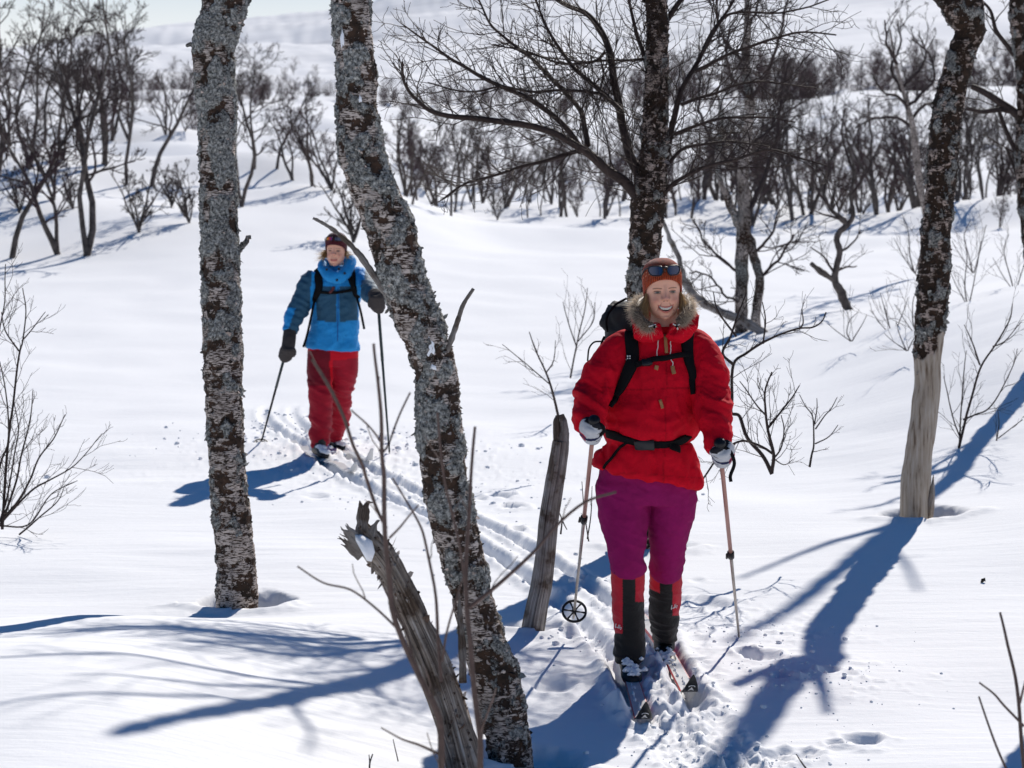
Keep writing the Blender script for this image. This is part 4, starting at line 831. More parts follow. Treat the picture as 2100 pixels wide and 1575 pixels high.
# trees right of the red skier
def right_trees():
    rg = random.Random(61)
    d = 25.5; t = empty('birch_tree', ground_d(1520, d), 'grey-trunked twin-stemmed birch standing in the snow right behind the red-jacketed skier\'s shoulder', 'tree')
    for rows, w0 in (([(1520, 735, 30), (1520, 620, 27), (1522, 520, 28), (1526, 430, 26), (1524, 360, 24), (1532, 280, 22), (1538, 200, 20), (1528, 120, 18), (1532, 40, 14), (1528, -60, 8)], 1), ([(1556, 715, 20), (1550, 650, 20), (1558, 580, 18), (1545, 520, 18), (1532, 470, 18), (1522, 420, 16)], 0), ([(1524, 475, 20), (1505, 440, 18), (1490, 400, 14), (1470, 340, 12), (1480, 260, 9), (1470, 180, 6)], 0)):
        P = cat_path(px_path(rows, d), 6); V, Fa = tube_geo(P[:, :3], P[:, 3], 14); V = V + np.stack([pn(V, 9, 2)] * 3, -1) * .02
        obj('trunk', V, Fa, M['bark'], t, colr=np.stack([.35 + .4 * pn(V, 3, 1), .42 + .5 * pn(V, 4, 2), 0 * V[:, 0]], -1))
    for rows, w0, w1 in (([(1526, 450), (1560, 380), (1590, 300), (1600, 210), (1620, 120)], 12, 4), ([(1524, 360), (1470, 300), (1440, 220), (1450, 130)], 9, 4), ([(1538, 210), (1570, 150), (1590, 70), (1600, 0)], 9, 4), ([(1530, 130), (1490, 80), (1470, 10)], 8, 4), ([(1532, 300), (1580, 270), (1620, 230), (1660, 200)], 8, 3), ([(1530, 200), (1500, 160), (1480, 100), (1500, 40)], 8, 3), ([(1556, 580), (1600, 520), (1620, 480)], 7, 3), ([(1520, 560), (1480, 530), (1450, 500), (1430, 450)], 7, 3), ([(1545, 520), (1580, 480), (1590, 430)], 7, 3), ([(1522, 620), (1480, 600), (1440, 560), (1400, 555)], 6, 3), ([(1534, 60), (1560, 0), (1570, -60)], 7, 3)):
        T = Twigs(); limb(T, rows, d, rg, w0, w1, .75, 8, 2, rg.uniform(-.8, .8), 6, .008, .1, 4, .7, .003, .03); V, Fa = T.arrays(); obj('branch', V, Fa, M['twig_far'], t)
    t = empty('fallen_branch', ground_d(1592, 26.5), 'dead limb leaning down to the snow across the twin-stemmed birch', 'branch')
    P = cat_path(px_path([(1594, 705, 12), (1560, 680, 18), (1520, 655, 18), (1470, 635, 18), (1430, 612, 16), (1405, 580, 14), (1395, 540, 12), (1370, 480, 10), (1350, 420, 6)], 24.8), 6); V, Fa = tube_geo(P[:, :3], P[:, 3], 10)
    V = V + np.stack([pn(V, 9, 2)] * 3, -1) * .02; grain(obj('limb', V, Fa, M['deadwood'], t), len(P), 10)
    d = 27.5; t = empty('dwarf_birch', ground_d(1762, d), 'crooked forked little tree standing alone on the snowfield', 'tree')
    for rows in ([(1765, 685, 20), (1752, 655, 18), (1735, 625, 18), (1722, 595, 18), (1712, 575, 15), (1716, 545, 13), (1722, 515, 13), (1716, 492, 13), (1722, 475, 12), (1735, 462, 13), (1722, 445, 10), (1700, 425, 9), (1690, 395, 7), (1680, 360, 5)], [(1714, 578, 14), (1700, 568, 13), (1685, 558, 12), (1672, 548, 10), (1662, 540, 6)], [(1738, 462, 11), (1750, 440, 9), (1745, 400, 7), (1752, 350, 6), (1740, 300, 5)], [(1762, 676, 9), (1768, 670, 8), (1773, 664, 4)], [(1716, 492, 6), (1714, 488, 5), (1712, 484, 4)]):
        P = cat_path(px_path(rows, d), 5); V, Fa = tube_geo(P[:, :3], P[:, 3], 10); V = V + np.stack([pn(V, 12, 2)] * 3, -1) * .015; obj('trunk', V, Fa, M['stem_far'], t)
    for rows in ([(1722, 515), (1738, 505), (1750, 490), (1760, 470)], [(1714, 560), (1735, 548), (1760, 545)], [(1722, 450), (1690, 440), (1660, 430)], [(1700, 425), (1670, 380), (1660, 340)], [(1745, 400), (1775, 350), (1790, 300)], [(1690, 395), (1700, 350), (1695, 300)], [(1750, 350), (1730, 280), (1735, 220)], [(1712, 560), (1690, 530), (1660, 505)]):
        T = Twigs(); limb(T, rows, d, rg, 6, 2.5, .6, 7, 1, rg.uniform(-.4, .4), 5, .006, .1, 5, .7, .003, .02); V, Fa = T.arrays(); obj('branch', V, Fa, M['twig_far'], t)
    d = 34; t = empty('birch_tree', ground_d(1905, d), 'pale-stemmed birch with spreading limbs partly hidden by the dark birch', 'tree')
    P = cat_path(px_path([(1905, 470, 16), (1895, 420, 14), (1885, 370, 14), (1878, 310, 15), (1872, 260, 13), (1862, 220, 10), (1850, 180, 8), (1835, 120, 6), (1825, 60, 4)], d), 6); V, Fa = tube_geo(P[:, :3], P[:, 3], 10)
    obj('trunk', V, Fa, M['bark'], t, colr=np.tile([.2, .3, 0], (len(V), 1)))
    for rows in ([(1868, 250), (1900, 215), (1930, 210), (1960, 205)], [(1864, 225), (1840, 200), (1810, 190), (1780, 150)], [(1850, 180), (1880, 150), (1895, 110), (1880, 70)], [(1872, 265), (1840, 240), (1790, 245), (1760, 260)], [(1840, 130), (1810, 90), (1800, 50)], [(1862, 215), (1890, 195), (1915, 160), (1905, 110), (1870, 80)], [(1850, 190), (1830, 140), (1850, 90), (1845, 40)]):
        T = Twigs(); limb(T, rows, d, rg, 8, 3, .8, 5, 2, rg.uniform(-.8, .8), 5, .01, .1, 4, .7, .0035, .03); V, Fa = T.arrays(); obj('branch', V, Fa, M['twig_far'], t)
right_trees()
# ------------------------------------------------------------------ people: shared tools
def remesh(name, parts, voxel, smooth=2):        # union of closed shapes as one continuous skin
    V = []; Fa = []; n = 0
    for v, f in parts:
        V.append(np.asarray(v, float)); Fa += [tuple(i + n for i in q) for q in f]; n += len(v)
    me = bpy.data.meshes.new('tmp'); me.from_pydata(np.concatenate(V).tolist(), [], Fa)
    o = bpy.data.objects.new('tmp', me); col.objects.link(o)
    m = o.modifiers.new('r', 'REMESH'); m.mode = 'VOXEL'; m.voxel_size = voxel
    dg = bpy.context.evaluated_depsgraph_get(); dg.update(); ev = o.evaluated_get(dg); out = ev.to_mesh()
    N = len(out.vertices); co = np.empty(N * 3); out.vertices.foreach_get('co', co); co = co.reshape(-1, 3)
    fs = [tuple(p.vertices) for p in out.polygons]; ev.to_mesh_clear(); bpy.data.objects.remove(o); bpy.data.meshes.remove(me)
    E = set()
    for f in fs:
        for a, b in zip(f, f[1:] + f[:1]): E.add((min(a, b), max(a, b)))
    E = np.array(list(E))
    for _ in range(smooth): co = lap(co, E, .5)
    return co, fs, E
def lap(co, E, k):
    s = np.zeros_like(co); c = np.zeros(len(co))
    for a, b in ((0, 1), (1, 0)):
        for q in range(3): s[:, q] += np.bincount(E[:, a], co[E[:, b], q], len(co))
        c += np.bincount(E[:, a], minlength=len(co))
    return co + k * (s / np.maximum(c, 1)[:, None] - co)
def normals(co, fs):
    t = np.array([(f[0], f[1], f[2]) for f in fs]); nn = np.cross(co[t[:, 1]] - co[t[:, 0]], co[t[:, 2]] - co[t[:, 0]]); N = np.zeros_like(co)
    L = max(len(f) for f in fs)
    for k in range(min(4, L)):
        i = np.array([f[min(k, len(f) - 1)] for f in fs])
        for q in range(3): N[:, q] += np.bincount(i, nn[:, q], len(co))
    return N / (np.linalg.norm(N, axis=1)[:, None] + 1e-12)
def loft(rings, n=40, cap=True, pw=2.0):
    """rings: (cx, cy, cz, half width, half depth[, tilt dz per x, tilt dz per y])"""
    a = np.arange(n) * 2 * math.pi / n; ca, sa = np.cos(a), np.sin(a); e = 2 / pw
    ux = np.sign(ca) * np.abs(ca) ** e; uy = np.sign(sa) * np.abs(sa) ** e
    V = []
    for r in rings:
        x = r[3] * ux; y = r[4] * uy; z = (r[5] * x if len(r) > 5 else 0) + (r[6] * y if len(r) > 6 else 0)
        V.append(np.stack([r[0] + x, r[1] + y, r[2] + z + 0 * x], -1))
    m = len(rings); Fa = [(i * n + j, i * n + (j + 1) % n, (i + 1) * n + (j + 1) % n, (i + 1) * n + j) for i in range(m - 1) for j in range(n)]
    if cap: Fa.append(tuple(range(n - 1, -1, -1))); Fa.append(tuple((m - 1) * n + j for j in range(n)))
    return np.concatenate(V), Fa
def interp_rings(rings, k=5): return [tuple(r) for r in cat_path(rings, k)]
def seg_rows(rows, d0, k=4, tilt=None, pw=2.0, n=40):
    """rows (py, px left, px right, d centre, half depth): an upright garment section by its outline"""
    R_ = []
    for r in rows:
        py, l, r2, d, hd = r[:5]; p = W((l + r2) / 2, py, d); R_.append((p.x, p.y, p.z, (r2 - l) / 2 / F * d, hd, r[5] if len(r) > 5 else 0, r[6] if len(r) > 6 else 0))
    return loft(interp_rings(R_, k), n, True, pw)
def tube_px(rows, k=5, n=24, flat=1.0):
    """rows (px, py, d, radius m)"""
    P = cat_path([tuple(W(x, y, d)) + (r,) for x, y, d, r in rows], k); return tube_geo(P[:, :3], P[:, 3], n, True, flat)
def ridge(x): return 1 - np.abs(x) * 2.2
def folds(co, N, fields):
    d = np.zeros(len(co))
    for amp, mat_, sc, off, w in fields:
        q = co @ np.array(mat_, float).T * sc; wq = q + .45 * np.stack([pn(q, .7, off + 3), pn(q, .7, off + 9), pn(q, .7, off + 15)], -1)
        d += amp * ridge(pn(wq, 1, off)) * (w(co) if callable(w) else w)
    return co + N * d[:, None]
def px_of(co): return co[:, 0] / co[:, 1] * F + CX, HY - (co[:, 2] - CZ) / co[:, 1] * F
class Surf:                                      # finds the front of a garment under a photo pixel, so that straps and trims lie on it
    def __init__(s, *geo):
        V = []; Fa = []; n = 0
        for v, f in geo: V += [tuple(x) for x in v]; Fa += [tuple(i + n for i in q) for q in f]; n += len(v)
        s.t = BVHTree.FromPolygons(V, Fa)
    def hit(s, px, py, d=9, lift=.0):
        o = Vector((0, 0, CZ)); dr = (W(px, py, 10) - o).normalized(); h = s.t.ray_cast(o, dr)
        if h[0] is None: return None, None
        n = h[1] if h[1].dot(dr) < 0 else -h[1]
        return h[0] + n * lift, n
def band(mb, S, pts, wpx, th, lift=.002, c=None, k=4, sag=None):
    """a flat strap laid on a surface along photo pixels, width in pixels at that distance"""
    P = cat_path(pts, k); C = []; Nn = []; Wd = []
    for i, q in enumerate(P):
        h, n = S.hit(q[0], q[1], lift=lift)
        if h is None: continue
        C.append(np.array(h)); Nn.append(np.array(n)); Wd.append((q[2] if len(q) > 2 else wpx) / F * h.y)
    C = np.array(C); Nn = np.array(Nn)
    if len(C) < 3: return
    for _ in range(2): C[1:-1] = (C[:-2] + 2 * C[1:-1] + C[2:]) / 4; Nn[1:-1] = (Nn[:-2] + Nn[1:-1] + Nn[2:]) / 3
    V = []
    T = np.gradient(C, axis=0)
    for c0, n0, t0, w in zip(C, Nn, T, Wd):
        n0 = n0 / np.linalg.norm(n0); s_ = np.cross(t0, n0); s_ /= np.linalg.norm(s_) + 1e-9; w2 = w / 2
        for a, b in ((-w2, -.004), (-w2, th * .7), (-w2 * .8, th), (w2 * .8, th), (w2, th * .7), (w2, -.004)): V.append(c0 + s_ * a + n0 * b)
    m = len(C); Fa = [(i * 6 + j, i * 6 + (j + 1) % 6, (i + 1) * 6 + (j + 1) % 6, (i + 1) * 6 + j) for i in range(m - 1) for j in range(6)] + [(5, 4, 3, 2, 1, 0), tuple((m - 1) * 6 + j for j in range(6))]
    mb.add(V, Fa, c)
def cord(mb, S, pts, r, lift=.003, c=None, n=6):
    P = cat_path([p[:2] for p in pts], 4); C = [S.hit(x, y, lift=lift)[0] for x, y in P]; C = [q for q in C if q is not None]
    if len(C) > 2: mb.tube(C, r, n, c)

HZ = [-.117, -.114, -.107, -.095, -.080, -.055, -.025, .010, .045, .075, .100, .115, .120]
HW = [.002, .018, .031, .0455, .0585, .0665, .0675, .071, .0725, .067, .050, .028, .002]
HF = [.050, .064, .073, .079, .081, .083, .084, .084, .087, .082, .060, .034, .002]
HB = [-.045, -.030, -.012, .010, .035, .058, .080, .096, .100, .092, .070, .040, .002]
def head_geo(smile=1.0, face_w=1.0):
    zs = []; z = -.117
    while z < .12: zs.append(z); z += .0013 if z < .05 else .004
    zs.append(.12); zs = np.array(zs)
    a = np.concatenate([np.linspace(-1.25, 1.25, 141), np.linspace(1.3, 2 * math.pi - 1.3, 46)]); na = len(a)
    from_ = lambda t: np.interp(zs, HZ, t)
    for _ in range(1): pass
    def sm(t):
        y = from_(t); k = 9
        yp = np.pad(y, 4, mode='edge'); return np.convolve(yp, np.ones(k) / k, 'valid')
    w, f, b = sm(HW) * face_w, sm(HF), sm(HB); w[0] = w[-1] = .001
    Z, A_ = np.meshgrid(zs, a, indexing='ij'); Wd, Fr, Bk = w[:, None], f[:, None], b[:, None]
    s, c = np.sin(A_), np.cos(A_); ex = .86
    X = Wd * np.sign(s) * np.abs(s) ** ex; mid = .012
    Y = np.where(c > 0, mid - (Fr + mid) * np.abs(c) ** ex, mid + (np.maximum(Bk, -mid + .002) - mid) * np.abs(c) ** ex)
    V = np.stack([X, Y, Z], -1).reshape(-1, 3)
    x, z = V[:, 0], V[:, 2]; fr = sstep(.15, .6, np.repeat(c.reshape(-1)[None], 1, 0)[0])
    g = lambda cx, cz, sx, sz: np.exp(-((x - cx) / sx) ** 2 - ((z - cz) / sz) ** 2)
    g2 = lambda cx, cz, sx, sz: g(cx, cz, sx, sz) + g(-cx, cz, sx, sz)
    nh = np.interp(z - .015, [-.056, -.051, -.045, -.038, -.030, -.014, .000, .012, .02], [0, .003, .014, .0225, .021, .013, .0065, .002, 0]); nw = np.interp(z - .015, [-.05, -.036, -.02, .01], [.011, .0115, .009, .0075])
    dy = -nh * np.exp(-(np.abs(x) / nw) ** 2.4)
    dy -= .010 * g2(.0130, -.026, .0062, .0058)
    dy += .0025 * g2(.007, -.0345, .0032, .0025)
    dy += .0095 * g2(.031, .001, .0155, .0105)
    dy -= .0022 * g2(.029, .018, .021, .0085)
    dy -= (.006 + .004 * smile) * g2(.042, -.036, .017, .015)
    dy -= .0055 * g(0, -.070, .024, .022)
    dy -= .0065 * g(0, -.108, .017, .011)
    dy += .003 * g(0, -.093, .016, .005)
    nl = np.abs(x) - (.018 + (-(z + .045)) * .55); dy += .0030 * smile * np.exp(-(nl / .0032) ** 2) * sstep(-.085, -.07, z) * (1 - sstep(-.048, -.040, z))
    mw = .0310 if smile > .6 else .025
    if smile > .6: zu = -.0635 + 8.3 * x * x; zl = -.0755 + 20.8 * x * x
    else: zu = -.0705 + 5.0 * x * x; zl = -.0712 + 6.1 * x * x
    inm = (z < zu) & (z > zl) & (np.abs(x) < mw) & (c.reshape(-1) > 0)
    lipu = np.exp(-((z - zu - .0030) / .0036) ** 2) * (np.abs(x) < mw + .001); lipl = np.exp(-((z - zl + .0040) / .0042) ** 2) * (np.abs(x) < mw)
    dy -= .0022 * lipu + .0032 * lipl
    dy += np.where(inm, .013 if smile > .6 else .003, 0)
    dy += .0016 * g2(mw + .003, -.054 if smile > .6 else -.067, .004, .005)
    # lids
    ez = .0035 if smile > .6 else .0028
    lid = lambda dz, am, wd: am * (np.exp(-((z - dz + 5.0 * (np.abs(x) - .031) ** 2) / wd) ** 2) * np.exp(-((np.abs(x) - .031) / .0165) ** 4))
    dy -= lid(.0060, .0026, .0030) + lid(-.0068, .0014, .0034)
    dy += lid(.0115, .0006, .002)
    V[:, 1] += dy * fr
    # colours
    skin = np.array([.76, .40, .275]); C = np.tile(skin, (len(V), 1))
    def tint(w, c_): nonlocal C; w = np.clip(w * fr, 0, 1)[:, None]; C = C * (1 - w) + np.array(c_) * w
    tint(.6 * g2(.040, -.034, .018, .014), (.60, .21, .15)); tint(.6 * g(0, -.020, .012, .012), (.42, .16, .15)); tint(.10 * g(0, -.008, .007, .010), (.50, .22, .16))
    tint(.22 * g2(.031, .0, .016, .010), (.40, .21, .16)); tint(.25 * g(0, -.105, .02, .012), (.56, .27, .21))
    bz = .0172 - 7 * (np.abs(x) - .030) ** 2
    tint(.95 * np.exp(-((z - bz) / .0022) ** 2) * sstep(.010, .016, np.abs(x)) * (1 - sstep(.044, .052, np.abs(x))), (.12, .06, .035))
    tint(lipu, (.50, .11, .09)); tint(lipl, (.52, .12, .10)); tint(inm * 1.0, (.07, .015, .013) if smile > .6 else (.22, .06, .05))
    tint(.95 * g2(.0068, -.0350, .0030, .0018), (.12, .04, .03))
    lash = np.exp(-((z - .0040 + 9.0 * (np.abs(x) - .031) ** 2) / .0021) ** 2) * (np.abs(np.abs(x) - .031) < .0140); tint(.6 * np.exp(-((z + .0042 - 6.0 * (np.abs(x) - .031) ** 2) / .0013) ** 2) * (np.abs(np.abs(x) - .031) < .0135), (.20, .09, .06)); tint(.5 * np.exp(-(nl / .0026) ** 2) * smile * sstep(-.082, -.07, z) * (1 - sstep(-.048, -.034, z)), (.33, .13, .09)); tint(.45 * np.exp(-((np.abs(x) - .0155) / .004) ** 2 - ((z + .018) / .011) ** 2), (.36, .15, .11)); tint(.55 * g(0, -.098, .018, .003), (.40, .17, .12)); tint(.95 * lash, (.06, .035, .03))  # lashes, plus shade painted beside the nose, in smile lines and chin crease
    n = len(zs); Fa = [(i * na + j, i * na + (j + 1) % na, (i + 1) * na + (j + 1) % na, (i + 1) * na + j) for i in range(n - 1) for j in range(na)]
    Fa += [tuple(range(na - 1, -1, -1)), tuple((n - 1) * na + j for j in range(na))]
    return V, Fa, C
def eye_geo(sx, open_=.0042):                    # visible almond of the eye, bulging
    V = []; C = []; nu, nv = 23, 9
    for i in range(nu):
        u = -1 + 2 * i / (nu - 1); x = u * .0122; top = open_ * (1 - u * u) ** .7; bot = -open_ * .72 * (1 - u * u) ** .8
        for j in range(nv):
            t = j / (nv - 1); z = bot + (top - bot) * t
            V.append((sx * .031 + x, -.0795 - .0035 * (1 - u * u) + .0, z))
            rr = math.hypot(x + sx * .0, z - .0004)
            C.append((.01, .01, .01) if rr < .0022 else (.045, .048, .028) if rr < .0052 else (.02, .02, .015) if rr < .0060 else (.24, .20, .18))
    Fa = [(i * nv + j, (i + 1) * nv + j, (i + 1) * nv + j + 1, i * nv + j + 1) for i in range(nu - 1) for j in range(nv - 1)]
    return V, Fa, C
def teeth_geo():
    V = []; C = []; nx = 49
    for i in range(nx):
        x = -.0262 + .0524 * i / (nx - 1); zu = -.0620 + 8.3 * x * x; zl = -.0755 + 20.8 * x * x; zb = max(zl + .0016, zu - .0085 + 1.5 * abs(x) * .0)
        s = abs(math.sin(x / .0078 * math.pi)) ** .35; y = -.0885 + 11 * x * x - .0012 * s
        if zb > zu: zb = zu - .0004
        V += [(x, y + .001, zu + .002), (x, y - .0006, (zu + zb) / 2), (x, y, zb + (1 - s) * .0018)]; q = (.40 + .26 * s) * (1 - .55 * (abs(x) / .0285) ** 3); C += [(q, q * .89, q * .75)] * 3
    return V, [(3 * i + j, 3 * i + 3 + j, 3 * i + 4 + j, 3 * i + 1 + j) for i in range(nx - 1) for j in (0, 1)], C
def hat_geo(rib=56, top=.142, front=.050, side=-.030, back=-.045, pad=.007, fold=True, slouch=.0):
    na, nt = 336, 46; V = []; a = np.arange(na) * 2 * math.pi / na; s, c = np.sin(a), np.cos(a)
    zb = np.where(c > 0, side + (front - side) * np.clip(c, 0, 1) ** .8, side + (back - side) * (-c))
    for k in range(nt):
        t = k / (nt - 1); e = t ** 1.0; z = zb + (top - zb) * np.sin(e * math.pi / 2) ** 1.0
        lw = np.interp(z, HZ, HW); lf = np.interp(z, HZ, HF); lb = np.interp(z, HZ, HB)
        over = np.sqrt(np.clip(1 - t ** 4.5, 0, 1)); base_w, base_f, base_b = .0735, .088, .102
        tp = np.clip((z - .05) / (top - .05), 0, 1); shrink = np.sqrt(np.clip(1 - tp ** 2.3, 0, 1))
        w = (np.where(z < .05, np.maximum(lw, .060), base_w * shrink) + pad) * (over if t > .9 else 1); f_ = (np.where(z < .05, np.maximum(lf, .078), base_f * shrink) + pad); b_ = (np.where(z < .05, np.maximum(lb, .08), base_b * shrink) + pad)
        if t >= 1: w = w * .03; f_ = f_ * .03; b_ = b_ * .03
        r_ = 1 + .016 * np.cos(a * rib) * (1 - t ** 3) + (.018 * np.exp(-((t - .04) / .05) ** 2) if fold else 0)
        X = w * s * r_; Y = np.where(c > 0, .012 - (f_ + .012) * np.abs(c) ** .9 * r_, .012 + (b_ - .012) * np.abs(c) ** .9 * r_) + slouch * tp * tp
        V.append(np.stack([X, Y, z], -1))
    inner = [V[0] * [.93, .93, 1] + [0, 0, .006]]
    V = np.concatenate(inner + V); m = nt + 1
    Fa = [(i * na + j, i * na + (j + 1) % na, (i + 1) * na + (j + 1) % na, (i + 1) * na + j) for i in range(m - 1) for j in range(na)]; Fa.append(tuple((m - 1) * na + j for j in range(na)))
    return V, Fa
def place(V, org, rot=(0, 0, 0), s=1.0):
    from mathutils import Euler
    Mx = np.array(Euler(rot).to_matrix()); return (np.asarray(V, float) * s) @ Mx.T + np.array(org)
def strands(roots, dirs, L, w, seed, bend=.5, c0=(.1, .08, .06), c1=(.5, .42, .3), grav=.0, jit=.35, n=3):
    r = np.random.RandomState(seed); V = []; Fa = []; C = []; q = 0
    for p, d, l in zip(roots, dirs, L):
        d = np.array(d, float) + r.normal(0, jit, 3); d /= np.linalg.norm(d); sd = np.cross(d, r.normal(size=3)); sd /= np.linalg.norm(sd) + 1e-9; b = r.normal(0, bend, 3); b[2] -= grav; k = r.uniform(.7, 1.25)
        for i in range(n + 1):
            t = i / n; c = np.array(p) + d * l * t + b * l * t * t * .5; ww = w * (1 - t) ** .7 / 2; col_ = [(c0[j] * (1 - t) + c1[j] * t) * k for j in range(3)]
            if i < n: V += [c - sd * ww, c + sd * ww]; C += [col_, col_]
            else: V += [c]; C += [col_]
        for i in range(n - 1): Fa.append((q + 2 * i, q + 2 * i + 1, q + 2 * i + 3, q + 2 * i + 2))
        Fa.append((q + 2 * n - 2, q + 2 * n - 1, q + 2 * n)); q += 2 * n + 1
    return V, Fa, C

def fabric(name, c, attr=True, bs=420, bd=.0006, sheen=.0, rough=.85):
    m, nt, b = mat(name); src = c
    if attr: a = nd(nt, 'ShaderNodeAttribute', attribute_name='Col'); src = a.outputs['Color']
    v = noise_n(nt, 14, 4, .6); r = ramp(nt, v.outputs[0], [(.3, (.86,) * 3), (.7, (1.08,) * 3)]); src = mixc(nt, 1, src, r.outputs[0], 'MULTIPLY')
    nt.links.new(src, b.inputs['Base Color']); b.inputs['Roughness'].default_value = rough; b.inputs['Specular IOR Level'].default_value = .14; b.inputs['Sheen Weight'].default_value = sheen
    wr = noise_n(nt, 24, 6, .66); n1 = bump(nt, wr.outputs[0], .6, .009); f = noise_n(nt, bs, 2, .6); nt.links.new(bump(nt, f.outputs[0], .4, bd, n1), b.inputs['Normal'])
    return m
M['fabric'] = fabric('cloth', (1, 1, 1)); M['shell'] = fabric('shell_cloth', (1, 1, 1), rough=.6, sheen=.05)
m, nt, b = mat('skin'); a = nd(nt, 'ShaderNodeAttribute', attribute_name='Col'); nz = noise_n(nt, 220, 3, .6)
nt.links.new(a.outputs['Color'], b.inputs['Base Color']); b.inputs['Roughness'].default_value = .48; b.inputs['Specular IOR Level'].default_value = .4
b.inputs['Subsurface Weight'].default_value = .15; b.inputs['Subsurface Radius'].default_value = (.010, .004, .002); b.inputs['Subsurface Scale'].default_value = .5
nt.links.new(bump(nt, nz.outputs[0], .25, .0006), b.inputs['Normal']); M['skin'] = m
M['knit'] = plain('knitted_wool', (1, 1, 1), .95, .15, attr=True, bscale=260, bstr=.8, bdist=.0025, sheen=.3, var=.35, vscale=120)
M['hair'] = plain('hair', (1, 1, 1), .55, .35, attr=True)
nt = M['hair'].node_tree; _b = nt.nodes['Principled BSDF']; _t = nd(nt, 'ShaderNodeBsdfTranslucent'); _m = nd(nt, 'ShaderNodeMixShader'); _m.inputs[0].default_value = .4; nt.links.new(nt.nodes['Attribute'].outputs['Color'], _t.inputs[0]); nt.links.new(_b.outputs[0], _m.inputs[1]); nt.links.new(_t.outputs[0], _m.inputs[2]); nt.links.new(_m.outputs[0], nt.nodes['Material Output'].inputs[0])
M['webbing'] = plain('black_webbing', (.006, .006, .007), .85, .12, bscale=500, bstr=.4, bdist=.0008)
M['plastic'] = plain('black_plastic', (.008, .008, .009), .4, .35)
M['lens'] = plain('blue_lens', (.012, .025, .075), .12, .9, metal=.35)
M['eye'] = plain('eye', (1, 1, 1), .15, .6, attr=True)
M['white'] = plain('white_print', (.75, .75, .75), .6, .3)
M['leather'] = plain('tan_leather', (.34, .17, .07), .6, .3, var=.2)
M['cordw'] = plain('white_cord', (.62, .58, .54), .7, .2)
M['alu'] = plain('pole_aluminium', (.42, .38, .34), .38, .5, metal=.7, var=.2, vscale=40)
M['red_print'] = plain('pole_print', (.42, .22, .18), .4, .5, metal=.4)
M['ski_top'] = plain('ski_topsheet', (.62, .62, .62), .35, .5, var=.15, vscale=15)
M['ski_red'] = plain('ski_red_edge', (.45, .03, .03), .4, .5, var=.4, vscale=60)
M['boot'] = plain('black_boot', (.014, .014, .016), .55, .35, bscale=80, bstr=.3, bdist=.002)
M['packcloth'] = plain('black_pack_cloth', (.016, .017, .019), .7, .3, bscale=40, bstr=.5, bdist=.006)

def glove(fist_c, axis, side, seed, cf, parent, name='glove', thumb=True, mitt=False, s=1.0, wrist=None):
    """hand closed round a pole. axis: unit vector up the pole; fingers seen from the camera wrap its front."""
    ax = np.array(axis); ax = ax / np.linalg.norm(ax); c = np.array(fist_c, float); out = np.array([side, 0, 0], float); out -= out.dot(ax) * ax; out /= np.linalg.norm(out); fw = np.cross(ax, out); fw = fw if fw[1] < 0 else -fw
    parts = []
    # palm behind / outside the grip
    pc = c + out * .026 * s - fw * .004
    P = [pc + ax * .052 * s, pc + ax * .03 * s, pc, pc - ax * .03 * s, pc - ax * .048 * s]; parts.append(tube_geo(P, [.020 * s, .030 * s, .032 * s, .029 * s, .016 * s], 16, True))
    for k in range(4):
        h = (.036 - .023 * k) * s; ln = [.92, 1.0, .96, .8][k]; r = [.0135, .0138, .0132, .012][k] * s * (1.12 if mitt else 1)
        b0 = c + ax * h + out * .034 * s + fw * .010 * s; p1 = c + ax * (h - .001) + out * .022 * s * ln + fw * .033 * s; p2 = c + ax * (h - .004) - out * .010 * s * ln + fw * .034 * s; p3 = c + ax * (h - .006) - out * .028 * s * ln + fw * .012 * s; p4 = c + ax * (h - .006) - out * .020 * s * ln - fw * .008 * s
        parts.append(tube_geo(cat_path([b0, p1, p2, p3, p4], 4), np.interp(np.linspace(0, 1, 17), [0, .3, .7, 1], [r * 1.12, r, r * .95, r * .75]), 12, True))
    t0 = c + out * .018 * s + ax * .036 * s - fw * .01; t1 = c + ax * .052 * s - out * .006 * s + fw * .018 * s; t2 = c + ax * .046 * s - out * .028 * s + fw * .022 * s; t3 = c + ax * .030 * s - out * .036 * s + fw * .020 * s
    parts.append(tube_geo(cat_path([t0, t1, t2, t3], 4), np.interp(np.linspace(0, 1, 13), [0, .4, 1], [.017 * s, .0150 * s, .0115 * s]), 12, True))
    if wrist is not None:
        w_ = np.array(wrist, float); m_ = (pc + ax * .03 * s) * .5 + w_ * .5; parts.append(tube_geo(cat_path([pc + ax * .01 * s, m_, w_], 4), np.linspace(.031, .034, 9) * s, 16, True))
    co, fs, E = remesh('g', parts, .0042 * s, 1)
    C = np.array([cf((p - c) @ ax / s, (p - c) @ out / s, (p - c) @ fw / s) for p in co])
    return obj(name, co, fs, M['fabric'], parent, True, C)
